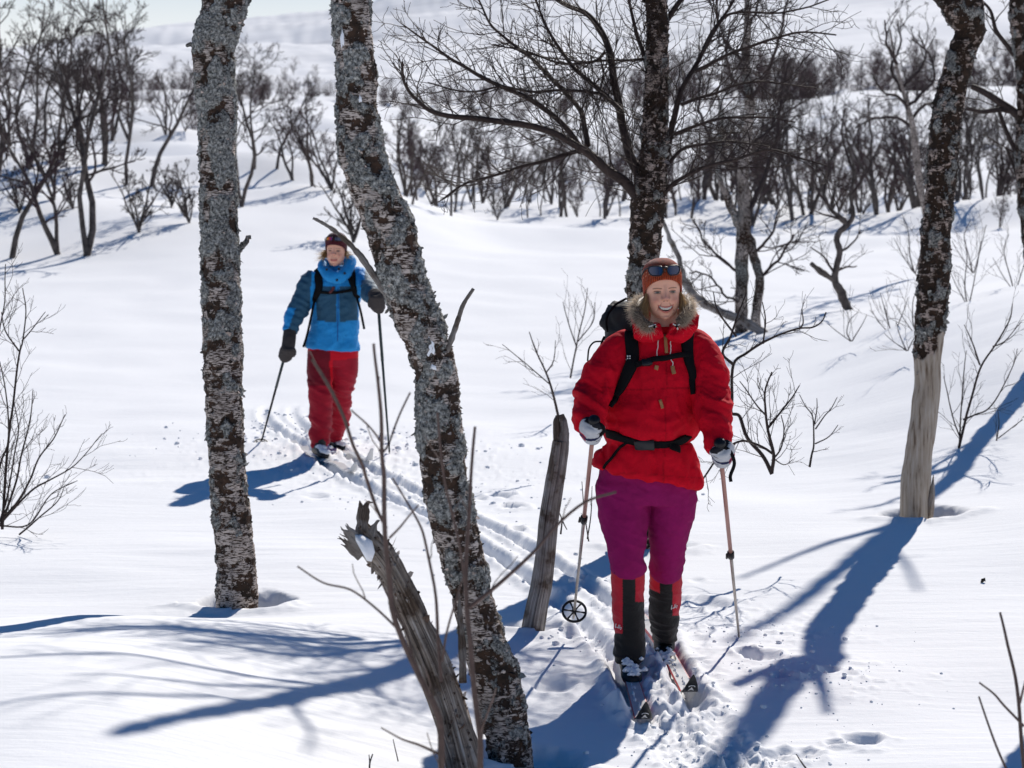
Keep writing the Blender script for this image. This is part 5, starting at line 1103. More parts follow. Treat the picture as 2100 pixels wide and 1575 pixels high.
def ski_pole(label, top, tip, parts_col, basket=.93, bas_r=.045, clamp=.48, lower=None, name='ski_pole', thick=.0088, strap=None, basket_tilt=None, dark=False, grip_len=.14):
    top = np.array(top, float); tip = np.array(tip, float); ax = tip - top; L = np.linalg.norm(ax); ax /= L
    t = empty(name, Vector(tip), label, 'ski pole')
    sd = np.cross(ax, [0, 1, 0]); sd /= np.linalg.norm(sd); fw = np.cross(ax, sd)
    mb = MB(); g = [top - ax * .012, top - ax * .006, top + ax * .006, top + ax * .02, top + ax * .035, top + ax * .06, top + ax * .09, top + ax * grip_len]
    mb.tube(g, [.012, .022, .025, .020, .0145, .0165, .0165, .0125], 16); mb.build('grip', M['plastic'], t)
    mb = MB(); mb.tube([top + ax * (grip_len - .01), top + ax * L * clamp], thick, 12); mb.build('upper_shaft', parts_col[0], t)
    mb = MB(); mb.tube([top + ax * L * clamp, tip - ax * .03], [thick * .84, thick * .62], 12); mb.build('lower_shaft', parts_col[1], t)
    if clamp > .2 and not dark:
        q = top + ax * L * clamp; mb = MB(); mb.tube([q - ax * .022, q - ax * .018, q + ax * .018, q + ax * .024], [.010, .0155, .0145, .0095], 12); mb.tube([q - ax * .012 - sd * .016, q + ax * .02 - sd * .019], .005, 6); mb.build('clamp', M['plastic'], t)
    mb = MB(); mb.tube([tip - ax * .035, tip - ax * .008, tip], [.0055, .004, .0012], 8); mb.build('tip', M['alu'], t)
    if basket:
        q = tip - ax * (1 - basket) * L; nb = np.array(basket_tilt if basket_tilt is not None else ax, float); nb /= np.linalg.norm(nb); u = np.cross(nb, [1, .1, 0]); u /= np.linalg.norm(u); v = np.cross(nb, u); mb = MB(); n = 28
        ring = [q + (u * math.cos(a) + v * math.sin(a)) * bas_r for a in np.arange(n) * 6.2832 / n]
        V, Fa = [], []
        for a in np.arange(n) * 6.2832 / n:
            e = u * math.cos(a) + v * math.sin(a)
            V += [q + e * bas_r - nb * .003, q + e * bas_r + nb * .004, q + e * bas_r * .83 + nb * .004, q + e * bas_r * .83 - nb * .003]
        Fa = [(i * 4 + j, i * 4 + (j + 1) % 4, ((i + 1) % n) * 4 + (j + 1) % 4, ((i + 1) % n) * 4 + j) for i in range(n) for j in range(4)]; mb.add(V, Fa)
        for k in range(6):
            a = k * 6.2832 / 6 + .3; e = u * math.cos(a) + v * math.sin(a); e2 = -u * math.sin(a) + v * math.cos(a)
            mb.tube([q + e * .008, q + e * bas_r * .5, q + e * bas_r * .9], [.0045, .0028, .0055], 6)
        mb.tube([q - ax * .012, q - ax * .004, q + ax * .012], [.008, .012, .008], 12); mb.build('basket', M['plastic'], t)
    if strap: 
        mb = MB(); P = cat_path(strap, 5); V, Fa = tube_geo(P, .007, 6, True, .25); mb.add(V, Fa); mb.build('wrist_strap', M['webbing'], t)
    return t
# ------------------------------------------------------------------ the skier in red
def skier_red():
    D = 8.6; t = empty('person', ground_d(1325, D), 'smiling skier in red anorak, magenta trousers and orange knit hat, holding two poles', 'person')
    # head
    HC = W(1359, 595.5, 8.53); rot = (R(3), R(-2.5), R(3)); PL = lambda V: place(V, HC, rot)
    V, Fa, C = head_geo(1.0); hv = PL(V)
    neck = tube_geo([W(1362, 612, 8.60), W(1362, 650, 8.57), W(1361, 690, 8.60)], [.055, .056, .066], 24)
    ux = lambda rows: tube_px(rows, 3, 14)
    body = [neck, seg_rows([(670, 1330, 1392, 8.58, .06), (700, 1275, 1440, 8.58, .08), (760, 1262, 1438, 8.56, .09), (900, 1268, 1396, 8.58, .09), (1000, 1245, 1412, 8.6, .11), (1030, 1250, 1410, 8.6, .10)], D, 3, n=24),
            ux([(1290, 712, 8.56, .05), (1240, 760, 8.52, .045), (1212, 820, 8.46, .04), (1210, 868, 8.35, .027)]), ux([(1430, 710, 8.56, .05), (1462, 780, 8.5, .045), (1470, 850, 8.42, .04), (1480, 925, 8.34, .027)]),
            ux([(1285, 1000, 8.60, .080), (1287, 1150, 8.57, .042), (1290, 1260, 8.66, .036), (1293, 1340, 8.70, .03)]), ux([(1375, 1000, 8.62, .08), (1370, 1150, 8.71, .042), (1366, 1250, 8.88, .036), (1364, 1300, 8.98, .03)])]
    co, fs, E = remesh('b', body, .011, 2)
    Ct = np.tile([.54, .315, .235], (len(co), 1)); n = len(hv)
    obj('body', np.vstack([hv, co]), list(Fa) + [tuple(i + n for i in f) for f in fs], M['skin'], t, True, np.vstack([C, Ct]))
    for sx in (-1, 1):
        v, f, c = eye_geo(sx); obj('eye', PL(v), f, M['eye'], t, True, np.array(c))
    v, f, c = teeth_geo(); obj('teeth', PL(v), f, M['eye'], t, True, np.array(c))
    # hat
    v, f = hat_geo(60, .132, front=.052); v = PL(v); hn = pn(v, 60, 2)
    k = (np.abs(pn(v * [1, 1, 3], 30, 5)) < .05) * .25; _a = np.arange(len(v)) % 336; _r = np.arange(len(v)) // 336; _st = ((_r == 14) | (_r == 18)) & (_a % 12 < 5); hc = np.array([.46, .068, .018])[None] * (1 + .35 * hn[:, None]) * (.72 + .42 * np.cos(_a / 336 * 2 * math.pi * 60))[:, None]; hc[_st] = (.62, .34, .22); obj('hat', v, f, M['knit'], t, True, hc)
    # hair escaping beside the cheeks
    r = np.random.RandomState(5); roots = []; dirs = []; L = []
    for k in range(760):
        sx = -1 if k < 380 else 1; z = r.uniform(-.055, -.005); roots.append(PL([(sx * (.066 + r.uniform(0, .008)), -.02 + r.uniform(-.022, .03), z)])[0]); dirs.append((sx * .22, -.12, -1)); L.append(r.uniform(.055, .10))
    for sl_ in (slice(0, 380), slice(380, 760)):
        v, f, c = strands(roots[sl_], dirs[sl_], L[sl_], .0022, 6, .45, (.30, .19, .09), (.52, .36, .18), .2, .2); obj('hair', v, f, M['hair'], t, True, np.array(c))
    # anorak
    parts = [seg_rows([(668, 1310, 1408, 8.60, .085), (682, 1296, 1425, 8.60, .10), (700, 1272, 1438, 8.60, .118), (722, 1254, 1452, 8.60, .130), (760, 1244, 1456, 8.59, .142), (810, 1243, 1440, 8.58, .148), (850, 1240, 1432, 8.57, .150), (880, 1240, 1426, 8.57, .148), (897, 1246, 1416, 8.58, .134), (908, 1250, 1408, 8.58, .128), (925, 1240, 1420, 8.58, .142), (948, 1226, 1434, 8.59, .152, -.16), (968, 1217, 1441, 8.59, .156, -.20), (973, 1219, 1439, 8.59, .150, -.20)], D, 4, n=48),
             tube_px([(1300, 706, 8.60, .075), (1274, 724, 8.58, .084), (1246, 754, 8.55, .078), (1224, 791, 8.51, .077), (1213, 823, 8.46, .071), (1209, 845, 8.41, .066), (1209, 864, 8.37, .055), (1210, 872, 8.35, .050)], 5, 28),
             tube_px([(1405, 702, 8.60, .075), (1428, 720, 8.58, .082), (1448, 752, 8.54, .078), (1456, 798, 8.49, .074), (1463, 838, 8.44, .070), (1467, 870, 8.40, .063), (1471, 900, 8.36, .054), (1477, 920, 8.335, .047)], 5, 28)]
    co, fs, E = remesh('j', parts, .0068, 3); N = normals(co, fs)
    px, py = px_of(co); arm = ((px < 1240) | ((px > 1438) & (py < 935))) * 1.0
    slv = lambda c: arm * sstep(690, 790, py); tor = lambda c: (1 - arm) * (sstep(700, 760, py)); bl = lambda c: (1 - arm) * np.exp(-((py - 868) / 32) ** 2); sk = lambda c: (1 - arm) * sstep(905, 925, py)
    co = folds(co, N, [(.0115, [[1.2, .4, .5], [0, 1, 0], [.8, 0, 2.4]], 4.2, 1.3, slv), (.0050, [[1, 0, 1.2], [0, 1, 0], [1, 0, 2.4]], 11, 4.1, slv), (.0105, [[1.6, 0, .5], [0, 1, 0], [-.5, 0, 1.1]], 4.2, 7.7, tor), (.0055, [[2.4, 0, .6], [0, 1, 0], [0, 0, 1]], 9, 8.8, tor), (.0085, [[1.0, 0, 0], [0, 1, 0], [0, 0, 2.2]], 7, 12.1, bl), (.0085, [[2.8, 0, .4], [0, 1, 0], [0, 0, .8]], 6, 16.1, sk), (.0022, [[1, 0, 0], [0, 1, 0], [0, 0, 1]], 26, 21.1, 1.0)])
    co = lap(co, E, .35); N = normals(co, fs)
    redc = np.array([.57, .002, .016]); seam = np.clip((np.abs(px - 1366 - (py - 780) * -.03) < 1.2) * (py > 740) * .3 + (np.abs(py - 796 - 3 * np.sin(px / 40)) < 1.1) * (arm < .5) * .35 + (np.abs(py - 962 - (px - 1215) * .09) < 1.0) * .25, 0, .4)
    obj('jacket', co, fs, M['fabric'], t, True, np.tile(redc, (len(co), 1)) * (1 - seam)[:, None])
    S = Surf((co, fs)); Jr = (.57, .002, .016)
    # hood lying round the neck: two collar wings
    def cloth_patch(top, bot, dt, dm, db, seed):
        nu, nv = 40, 18; T_ = cat_path(top, 12); B_ = cat_path(bot, 12); T_ = T_[np.linspace(0, len(T_) - 1, nu).astype(int)]; B_ = B_[np.linspace(0, len(B_) - 1, nu).astype(int)]; V = []
        for lay in (0, 1):
            for i in range(nu):
                for j in range(nv):
                    v_ = j / (nv - 1); x = T_[i][0] * (1 - v_) + B_[i][0] * v_; y = T_[i][1] * (1 - v_) + B_[i][1] * v_; u_ = i / (nu - 1)
                    d_ = (dt + (db - dt) * v_) - (((dt + db) / 2) - dm) * math.sin(math.pi * v_) ** .8 * (.55 + .45 * math.sin(math.pi * u_)) + lay * .012; V.append(tuple(W(x, y, d_)))
        V = np.array(V); nz = .010 * ridge(pn(V * [1, 1, 2.0], 15, seed)) + .005 * ridge(pn(V, 30, seed + 5)); V[:, 1] -= nz
        Fa = [(i * nv + j, i * nv + j + 1, (i + 1) * nv + j + 1, (i + 1) * nv + j) for i in range(nu - 1) for j in range(nv - 1)]; o_ = nu * nv
        Fa += [(o_ + a_, o_ + d_, o_ + c_, o_ + b_) for a_, b_, c_, d_ in Fa]
        for j in range(nv - 1): Fa += [(j, o_ + j, o_ + j + 1, j + 1), ((nu - 1) * nv + j, (nu - 1) * nv + j + 1, o_ + (nu - 1) * nv + j + 1, o_ + (nu - 1) * nv + j)]
        for i in range(nu - 1): Fa += [(i * nv, (i + 1) * nv, o_ + (i + 1) * nv, o_ + i * nv), (i * nv + nv - 1, o_ + i * nv + nv - 1, o_ + (i + 1) * nv + nv - 1, (i + 1) * nv + nv - 1)]
        obj('hood_collar', V, Fa, M['fabric'], t, True, np.tile(Jr, (len(V), 1)))
    cloth_patch([(1296, 660), (1316, 662), (1336, 661), (1352, 662), (1357, 672)], [(1300, 694), (1316, 702), (1336, 703), (1352, 696), (1361, 690)], 8.475, 8.430, 8.465, 2)
    cloth_patch([(1372, 678), (1374, 664), (1392, 661), (1414, 654), (1434, 645)], [(1364, 690), (1376, 700), (1396, 704), (1416, 692), (1431, 672)], 8.480, 8.430, 8.465, 12)
    v, f = tube_px([(1308, 650, 8.60, .03), (1320, 655, 8.70, .045), (1362, 664, 8.76, .055), (1406, 654, 8.70, .045), (1418, 650, 8.60, .03)], 6, 20); obj('hood', v, f, M['fabric'], t, True, np.tile(Jr, (len(v), 1)))
    # fur trim; blonde tips coloured brighter to paint in the backlit glow
    fp = cat_path([tuple(W(*q)) for q in ((1336, 672, 8.43), (1320, 664, 8.44), (1307, 647, 8.48), (1306, 630, 8.54), (1316, 618, 8.62), (1340, 614, 8.70), (1362, 614, 8.72), (1385, 614, 8.70), (1404, 618, 8.62), (1412, 628, 8.54), (1410, 640, 8.48), (1402, 652, 8.45), (1394, 662, 8.44))], 10)
    V1, F1 = tube_geo(fp, .022, 12); cen = np.array(W(1358, 640, 8.58)); rts = []; drs = []; Ls = []
    for k in range(9500):
        i = r.randint(1, len(fp) - 1); p = fp[i]; o = p - cen; o /= np.linalg.norm(o); n_ = r.normal(size=3); n_[1] -= .3; n_ /= np.linalg.norm(n_); rts.append(p + n_ * .014); q = o * 1.0 + n_ * .75 + np.array([0, 0, .05]); drs.append(q); Ls.append(r.uniform(.014, .034))
    v, f, c = strands(rts, drs, Ls, .0019, 7, .7, (.17, .12, .09), (.80, .68, .52), .35, .30); n = len(v)
    obj('fur_trim', np.vstack([v, V1]), list(f) + [tuple(i + n for i in q) for q in F1], M['hair'], t, True, np.vstack([np.array(c), np.tile((.16, .12, .09), (len(V1), 1))]))
    # zip, leather pulls, cords
    mb = MB(); cord(mb, S, [(1362, 686), (1363, 700), (1364, 712)], .0025, .004, (.1, .08, .06)); mb.build('zip', M['alu'], t)
    mb = MB(); band(mb, S, [(1364, 688), (1365, 706), (1366, 725)], 6.5, .0035, .008); mb.build('zip_pull', M['leather'], t)
    for P_ in ([(1351, 698), (1349, 715), (1346, 735)], [(1375, 699), (1374, 715), (1374, 728), (1377, 742), (1379, 752)]):
        mb = MB(); cord(mb, S, P_, .0022, .012); mb.build('drawcord', M['cordw'], t)
    for P_ in ([(1346, 750), (1345, 755), (1344, 758)], [(1379, 752), (1380, 760), (1381, 768)], [(1352, 820), (1356, 829), (1358, 836)]):
        mb = MB(); band(mb, S, P_, 8 if P_[0][1] < 800 else 6, .004, .010); mb.build('leather_tab', M['leather'], t)
    pass
    for P_ in ([(1330, 670), (1337, 668), (1345, 665)], [(1380, 664), (1387, 668), (1394, 665)], [(1387, 667), (1389, 672), (1390, 676)], [(1340, 666), (1343, 669), (1346, 670)]):
        q = [W(x, y, 8.395) for x, y in P_]; mb = MB(); mb.tube(q, .0028, 6); mb.build('toggle', M['cordw'], t)
    for x, y in ((1388, 668), (1342, 669)):
        mb = MB(); mb.tube([W(x - 3, y, 8.402), W(x, y + 1, 8.394), W(x + 3, y, 8.402)], [.004, .008, .004], 8); mb.build('toggle', M['webbing'], t)
    # trousers
    parts = [seg_rows([(925, 1248, 1412, 8.60, .118), (955, 1234, 1424, 8.60, .128), (990, 1224, 1430, 8.60, .135), (1010, 1222, 1430, 8.60, .130), (1030, 1224, 1430, 8.60, .115)], D, 4, n=44),
             tube_px([(1275, 990, 8.60, .098), (1278, 1040, 8.585, .105), (1282, 1085, 8.565, .093), (1285, 1122, 8.55, .076), (1286, 1146, 8.555, .070), (1289, 1160, 8.57, .074), (1289, 1171, 8.585, .064)], 5, 30),
             tube_px([(1382, 990, 8.60, .092), (1378, 1040, 8.61, .098), (1372, 1085, 8.63, .084), (1370, 1122, 8.66, .071), (1369, 1150, 8.69, .068), (1367, 1166, 8.72, .071), (1366, 1178, 8.74, .060)], 5, 30)]
    co, fs, E = remesh('t', parts, .0068, 2); N = normals(co, fs); px, py = px_of(co)
    kn = lambda c: np.exp(-((py - 1142) / 36) ** 2); th = lambda c: (1 - sstep(1090, 1140, py)) ; cr = lambda c: np.exp(-((py - 1000) / 26) ** 2)
    co = folds(co, N, [(.0070, [[1.2, 0, .6], [0, .8, 0], [.9, 0, 2.4]], 7.5, 3.3, kn), (.0034, [[1.6, 0, .8], [0, 1, 0], [1.2, 0, 2.6]], 6, 5.3, th), (.0035, [[1.6, 0, .5], [0, 1, 0], [.6, 0, 3]], 9, 8.3, cr), (.0016, [[1, 0, 0], [0, 1, 0], [0, 0, 1.5]], 24, 11.3, 1.0)])
    obj('trousers', co, fs, M['fabric'], t, True, np.tile([.27, .008, .100], (len(co), 1)))
    ST = Surf((co, fs)); mb = MB(); band(mb, ST, [(1227, 954), (1227, 963), (1229, 968)], 4, .004, .003); mb.build('pocket_zip', plain('pink_zip', (.62, .03, .16), .6), t)
    # gaiters
    black = np.array([.017, .016, .016]); gred = np.array([.50, .015, .032])
    for sd, rows, mid, low, lg in ((0, [(1162, 1254, 1322, 8.58, .068), (1172, 1253, 1322, 8.58, .072), (1200, 1254, 1321, 8.60, .072), (1240, 1255, 1320, 8.63, .072), (1265, 1257, 1321, 8.65, .070), (1290, 1260, 1322, 8.67, .068), (1315, 1261, 1322, 8.68, .070), (1340, 1259, 1322, 8.68, .078), (1352, 1260, 1319, 8.68, .080), (1356, 1263, 1316, 8.68, .07)], (1277, 1303), (1300, 1237), 1),
                               (1, [(1172, 1333, 1398, 8.74, .068), (1182, 1333, 1399, 8.75, .070), (1205, 1332, 1398, 8.78, .070), (1240, 1331, 1395, 8.84, .068), (1262, 1331, 1392, 8.88, .066), (1280, 1335, 1390, 8.92, .064), (1300, 1338, 1388, 8.97, .066), (1312, 1340, 1386, 9.0, .066)], (1353, 1379), (1210, 1262), 0)):
        v, f = seg_rows(rows, D, 7, n=56); co, fs, E = remesh('ga', [(v, f)], .0038, 1); N = normals(co, fs); px, py = px_of(co)
        co = folds(co, N, [(.0030, [[1, 0, .3], [0, 1, 0], [.3, 0, 2.2]], 11, 2.3 + sd, 1.0), (.0045, [[1, 0, .3], [0, 1, 0], [.3, 0, 2.4]], 10, 6.3, lambda c: sstep(rows[-4][0] - 25, rows[-3][0], py))])
        front = 1.0 * (N[:, 1] < .35); m_ = (px > mid[0]) & (px < mid[1]) & (py > (1188 if sd == 0 else 1186)) & (front > 0)
        lowl = np.where(px < (mid[0] + mid[1]) / 2, 1299 if sd == 0 else 1207 + (px - 1333) * .5, 1234 if sd == 0 else 1262)
        blk = m_ | (py > lowl) | ((py > 1250) & (front == 0)); C = np.where(blk[:, None], black, gred)
        obj('gaiter', co, fs, M['shell'], t, True, C); SG = Surf((co, fs))
        mb = MB(); y0 = 1172 if sd == 0 else 1180
        band(mb, SG, [(1262 if sd == 0 else 1366, y0), (1285 if sd == 0 else 1385, y0 + 1), (1300 if sd == 0 else 1393, y0 - 1)], 8, .004, .003, c=(.012, .012, .012))
        mb.build('gaiter_strap', M['webbing'], t)
        # handwritten-looking maker's mark in white
        def script(ox, oy, s, sl):
            for st in ([(0, 2), (1.5, -5), (2.4, -6), (1.2, 1), (.6, 4), (2.4, 1.5), (3.4, 2.8)], [(4, 1), (5, 3), (6, 1), (5.6, 3.6), (7, 2)], [(7.4, 4), (8.6, -3.4), (9, -4), (8, 3.6), (9.4, 3)], [(10, 4), (11.2, -3), (11.4, -4), (10.6, 3.4), (12, 3)], [(12.6, 2), (13.4, .6), (14.2, 2.8), (14.4, .8), (13.6, 6), (12.6, 6.4), (15.6, 2)]):
                P_ = [(ox + x * s, oy + y * s + sl * x * s) for x, y in st]; cord(mb2, SG, P_, .0010, .0012, n=4)
        mb2 = MB(); script(1262 if sd == 0 else 1376, 1284 if sd == 0 else 1247, .85, .10 if sd == 0 else -.55)
        if mb2.n: mb2.build('gaiter_mark', M['white'], t)
    # boots
    for d0, xc, yb, dt in ((8.66, 1291, 1390, 0), (8.98, 1364, 1352, 1)):
        k = 1 / F * d0; z0 = gz((xc - CX) / F * d0, d0) + .022; cx = (xc - CX) / F * d0
        prof = [(.13, .030, .10), (.09, .036, .10), (.03, .037, .105), (-.03, .038, .085), (-.08, .043, .066), (-.125, .041, .052), (-.155, .030, .044), (-.168, .014, .034)]
        V = []; n = 22
        for (y, w, h) in prof:
            for j in range(n):
                a = j * 2 * math.pi / n; cx_ = math.copysign(abs(math.cos(a)) ** .75, math.cos(a)); sy_ = math.copysign(abs(math.sin(a)) ** .75, math.sin(a)); V.append((cx + w * cx_ - y * .03, d0 + y, z0 + h / 2 + sy_ * h / 2))
        Fa = [(i * n + j, i * n + (j + 1) % n, (i + 1) * n + (j + 1) % n, (i + 1) * n + j) for i in range(len(prof) - 1) for j in range(n)] + [tuple(range(n - 1, -1, -1)), tuple((len(prof) - 1) * n + j for j in range(n))]
        v2 = tube_geo([(cx, d0 + .05, z0 + .06), (cx, d0 + .055, z0 + .16), (cx, d0 + .05, z0 + .20)], [.046, .048, .046], 20)
        co, fs, E = remesh('bo', [(V, Fa), v2], .0055, 2); bo = obj('boot', co, fs, M['boot'], t, True); SB = Surf((co, fs))
        mb = MB()
        for q in range(4): mb.tube([(cx - .026, d0 - .035 - q * .02, z0 + .098 - q * .010), (cx, d0 - .040 - q * .02, z0 + .106 - q * .0105), (cx + .026, d0 - .035 - q * .02, z0 + .098 - q * .010)], .0035, 6)
        mb.build('boot_lace', M['webbing'], t)
        # packed snow on the toe
        rr = np.random.RandomState(int(xc)); V = []; Fa = []; q = 0; th = 0
        mb = MB()
        for kk in range(26):
            y = rr.uniform(-.165, -.06); x = rr.normal(0, .018); h = np.interp(-y, [.05, .10, .165], [.095, .072, .048]); s = rr.uniform(.006, .014)
            v, f = tube_geo([(cx + x - s, d0 + y, z0 + h - .004), (cx + x, d0 + y - .003, z0 + h + .002), (cx + x + s, d0 + y, z0 + h - .004)], [s * .4, s * .9, s * .4], 7); v = v + rr.normal(0, .0015, v.shape); mb.add(v, f)
        for kk in range(8):
            a = rr.uniform(-1, 1); v, f = tube_geo([(cx + a * .03 - .008, d0 - .01, z0 + .115), (cx + a * .03, d0 - .014, z0 + .12), (cx + a * .03 + .008, d0 - .01, z0 + .115)], [.003, .007, .003], 6); mb.add(v, f)
        _c, _f, _e = remesh('sn', [(np.concatenate(mb.V), mb.F)], .0035, 3); obj('snow_on_boot', _c, _f, M['snow'], t)
    # gloves
    def gc(a, o, f):
        if a > .052: return (.02, .02, .025)
        if abs(a + .004 + .25 * o) < .0075: return (.025, .03, .075)
        if o > .030 and -.03 < a < .002: return (.45, .03, .06)
        if f < -.012 or (o < -.012 and abs(a * 60 % 1.4) < .45): return (.018, .018, .022)
        if a < -.040: return (.02, .02, .03)
        return (.55, .56, .58)
    gl = W(1214, 880, 8.30); gr = W(1482, 941, 8.30)
    tipL = W(1176, 1270, 9.28); tipR = W(1516, 1312, 9.36); tipR.z = gz(tipR.x, tipR.y) - .01
    axL = np.array(W(1217, 862, 8.27) - tipL); axR = np.array(W(1475, 908, 8.26) - tipR)
    topL = W(1219, 861, 8.26); topR = W(1476, 908, 8.27)
    def on(top, tip, s): v = (tip - top).normalized(); return top + v * s
    glove(on(topL, tipL, .062), axL, -1, 1, gc, t, wrist=W(1210, 872, 8.36)); glove(on(topR, tipR, .068), axR, 1, 2, gc, t, wrist=W(1479, 922, 8.34))
    ski_pole('ski pole left of the red-jacketed skier, its round basket off the snow', topL, tipL, (M['red_print'], M['alu']), .955, .056, .47, basket_tilt=np.array([.0, -.75, .62]), strap=[W(1222, 866, 8.26), W(1235, 873, 8.24), W(1238, 885, 8.25), W(1228, 893, 8.27), W(1222, 885, 8.27)])
    ski_pole('worn ski pole planted in the snow on the right side of the red-jacketed skier', topR, tipR, (M['red_print'], M['alu']), None, .05, .54, strap=[W(1478, 914, 8.26), W(1497, 925, 8.27), W(1506, 950, 8.28), W(1498, 975, 8.29), W(1499, 988, 8.29)])
    # sunglasses on the hat
    g = empty('sunglasses', PL([(0, -.1, .08)])[0], 'dark blue-lensed sunglasses pushed up on the orange knit hat', 'sunglasses')
    for sx in (-1, 1):
        V = []; nu, nv = 15, 8
        for k in (0, 1):
            for i in range(nu):
                u = i / (nu - 1)
                for j in range(nv):
                    v_ = j / (nv - 1); x = .010 + .052 * u; zt = .107 - .002 * u; zb = .0715 + .007 * (abs(u - .5) * 2) ** 4 + .001; z = zb + (zt - zb) * v_ - sx * .000
                    V.append((sx * x, -.1075 + 9.0 * x * x + .18 * (z - .078) + k * .0025, z + .012 * (abs(x) - .03) * 0))
        Fa = [(k * nu * nv + i * nv + j, k * nu * nv + (i + 1) * nv + j, k * nu * nv + (i + 1) * nv + j + 1, k * nu * nv + i * nv + j + 1) for k in (0, 1) for i in range(nu - 1) for j in range(nv - 1)]
        obj('lens', PL(V), Fa, M['lens'], g)
        rim = []
        for q in range(40):
            a = q / 40 * 2 * math.pi; u = .5 + .53 * math.copysign(abs(math.cos(a)) ** .55, math.cos(a)); v_ = .5 + .56 * math.copysign(abs(math.sin(a)) ** .65, math.sin(a)); x = .010 + .052 * u; zt = .107 - .002 * u; zb = .0715 + .007 * (abs(min(1, max(0, u)) - .5) * 2) ** 4; z = zb + (zt - zb) * v_
            rim.append((sx * x, -.108 + 9.0 * x * x + .18 * (z - .078), z))
        rim.append(rim[0]); v, f = tube_geo(PL(rim), .0024, 6, False); obj('frame', v, f, M['plastic'], g)
        v, f = tube_geo(cat_path(PL([(sx * .063, -.072, .100), (sx * .076, -.045, .092), (sx * .081, -.005, .070), (sx * .078, .04, .045)]), 5), .0028, 6); obj('temple', v, f, M['plastic'], g)
    v, f = tube_geo(PL([(-.012, -.1035, .101), (0, -.107, .103), (.012, -.1035, .101)]), [.004, .0045, .004], 8); obj('bridge', v, f, M['plastic'], g)
    # backpack
    b = empty('backpack', W(1330, 780, 8.85), 'black backpack on the back of the red-jacketed skier with chest and hip straps', 'backpack')
    parts = [seg_rows([(622, 1258, 1330, 8.86, .05), (632, 1250, 1350, 8.86, .10), (660, 1243, 1400, 8.87, .12), (700, 1244, 1425, 8.88, .13), (780, 1262, 1432, 8.88, .13), (860, 1270, 1420, 8.86, .13), (890, 1280, 1410, 8.84, .10)], D, 4, n=40, pw=3), tube_px([(1262, 636, 8.84, .03), (1250, 655, 8.83, .035), (1244, 672, 8.83, .03)], 4, 16)]
    co, fs, E = remesh('bp', parts, .010, 2); N = normals(co, fs); co = folds(co, N, [(.008, [[1, 0, 0], [0, 1, 0], [0, 0, 1.5]], 9, 5.5, 1.0), (.004, [[1, 0, 0], [0, 1, 0], [0, 0, 1.5]], 24, 2.5, 1.0)]); obj('pack_bag', co, fs, M['packcloth'], b)
    mb = MB()
    for P_ in ([(1248, 640, 8.76), (1243, 660, 8.76), (1246, 680, 8.78)], [(1240, 690, 8.8), (1235, 700, 8.8), (1232, 712, 8.8)], [(1285, 612, 8.80), (1262, 625, 8.78), (1246, 645, 8.77)]): mb.tube(cat_path([W(*p) for p in P_], 4), .005, 6)
    mb.build('compression_strap', M['webbing'], b)
    mb = MB(); mb.tube(cat_path([W(1232, 700, 8.78), W(1218, 702, 8.74), (W(1208, 715, 8.72)), W(1205, 740, 8.7)], 5), .0035, 6); mb.build('drinking_tube', M['plastic'], b)
    for P_ in ([(1296, 662, 26), (1294, 690, 27), (1298, 720, 27), (1296, 745, 26), (1285, 772, 24), (1272, 800, 17), (1258, 818, 12), (1248, 832, 8)], [(1414, 668, 24), (1409, 690, 25), (1408, 715, 25), (1411, 740, 22), (1418, 765, 17), (1422, 790, 11), (1424, 808, 7)]):
        mb = MB(); band(mb, S, P_, 20, .013, .003, k=6); mb.build('shoulder_strap', M['webbing'], b)
    mb = MB(); band(mb, S, [(1308, 750), (1335, 742), (1365, 735), (1395, 730), (1412, 730)], 11, .006, .016, k=5); mb.build('chest_strap', M['webbing'], b)
    mb = MB(); band(mb, S, [(1318, 748), (1330, 746), (1338, 744)], 15, .008, .018); mb.build('chest_buckle', M['plastic'], b)
    mb = MB(); band(mb, S, [(1246, 888, 18), (1262, 893, 18), (1290, 902, 17), (1320, 909, 16), (1360, 911, 16), (1390, 905, 17), (1405, 898, 18), (1411, 893, 18)], 18, .007, .004, k=5); mb.build('hip_belt', M['webbing'], b)
    mb = MB(); band(mb, S, [(1304, 910), (1323, 912), (1342, 912)], 21, .012, .010); mb.build('hip_buckle', plain('dark_grey_plastic', (.018, .018, .02), .4, .35), b)
    mb = MB(); band(mb, S, [(1372, 914, 12), (1382, 919, 14), (1391, 924, 15)], 13, .004, .010); mb.build('strap_end', M['webbing'], b); mb = MB(); band(mb, S, [(1288, 905), (1270, 922), (1255, 942), (1238, 958)], 5, .003, .008); mb.build('strap_end', M['webbing'], b)
    # four-dot emblem on the shoulder strap
    SS = Surf((co, fs)); bb = MB()
    hh, nn = S.hit(1291, 737, lift=.0185)
    if hh is not None:
        ex = Vector((1, 0, 0)); ez = Vector((0, 0, 1)); k = 1 / F * 8.4
        for a, c_ in ((-1, -1), (1, -1), (-1, 1), (1, 1)):
            p = hh + ex * a * 2.4 * k + ez * c_ * 2.4 * k + nn * .001; bb.tube([p - nn * .002, p + nn * .0008], 1.55 * k, 8)
        for i in range(7): p = hh + ex * (i - 3) * 1.7 * k - ez * (5.6 + i * .4) * k + nn * .001; bb.box(p, .9 * k, .0015, 1.1 * k)
        bb.build('strap_emblem', M['white'], b)
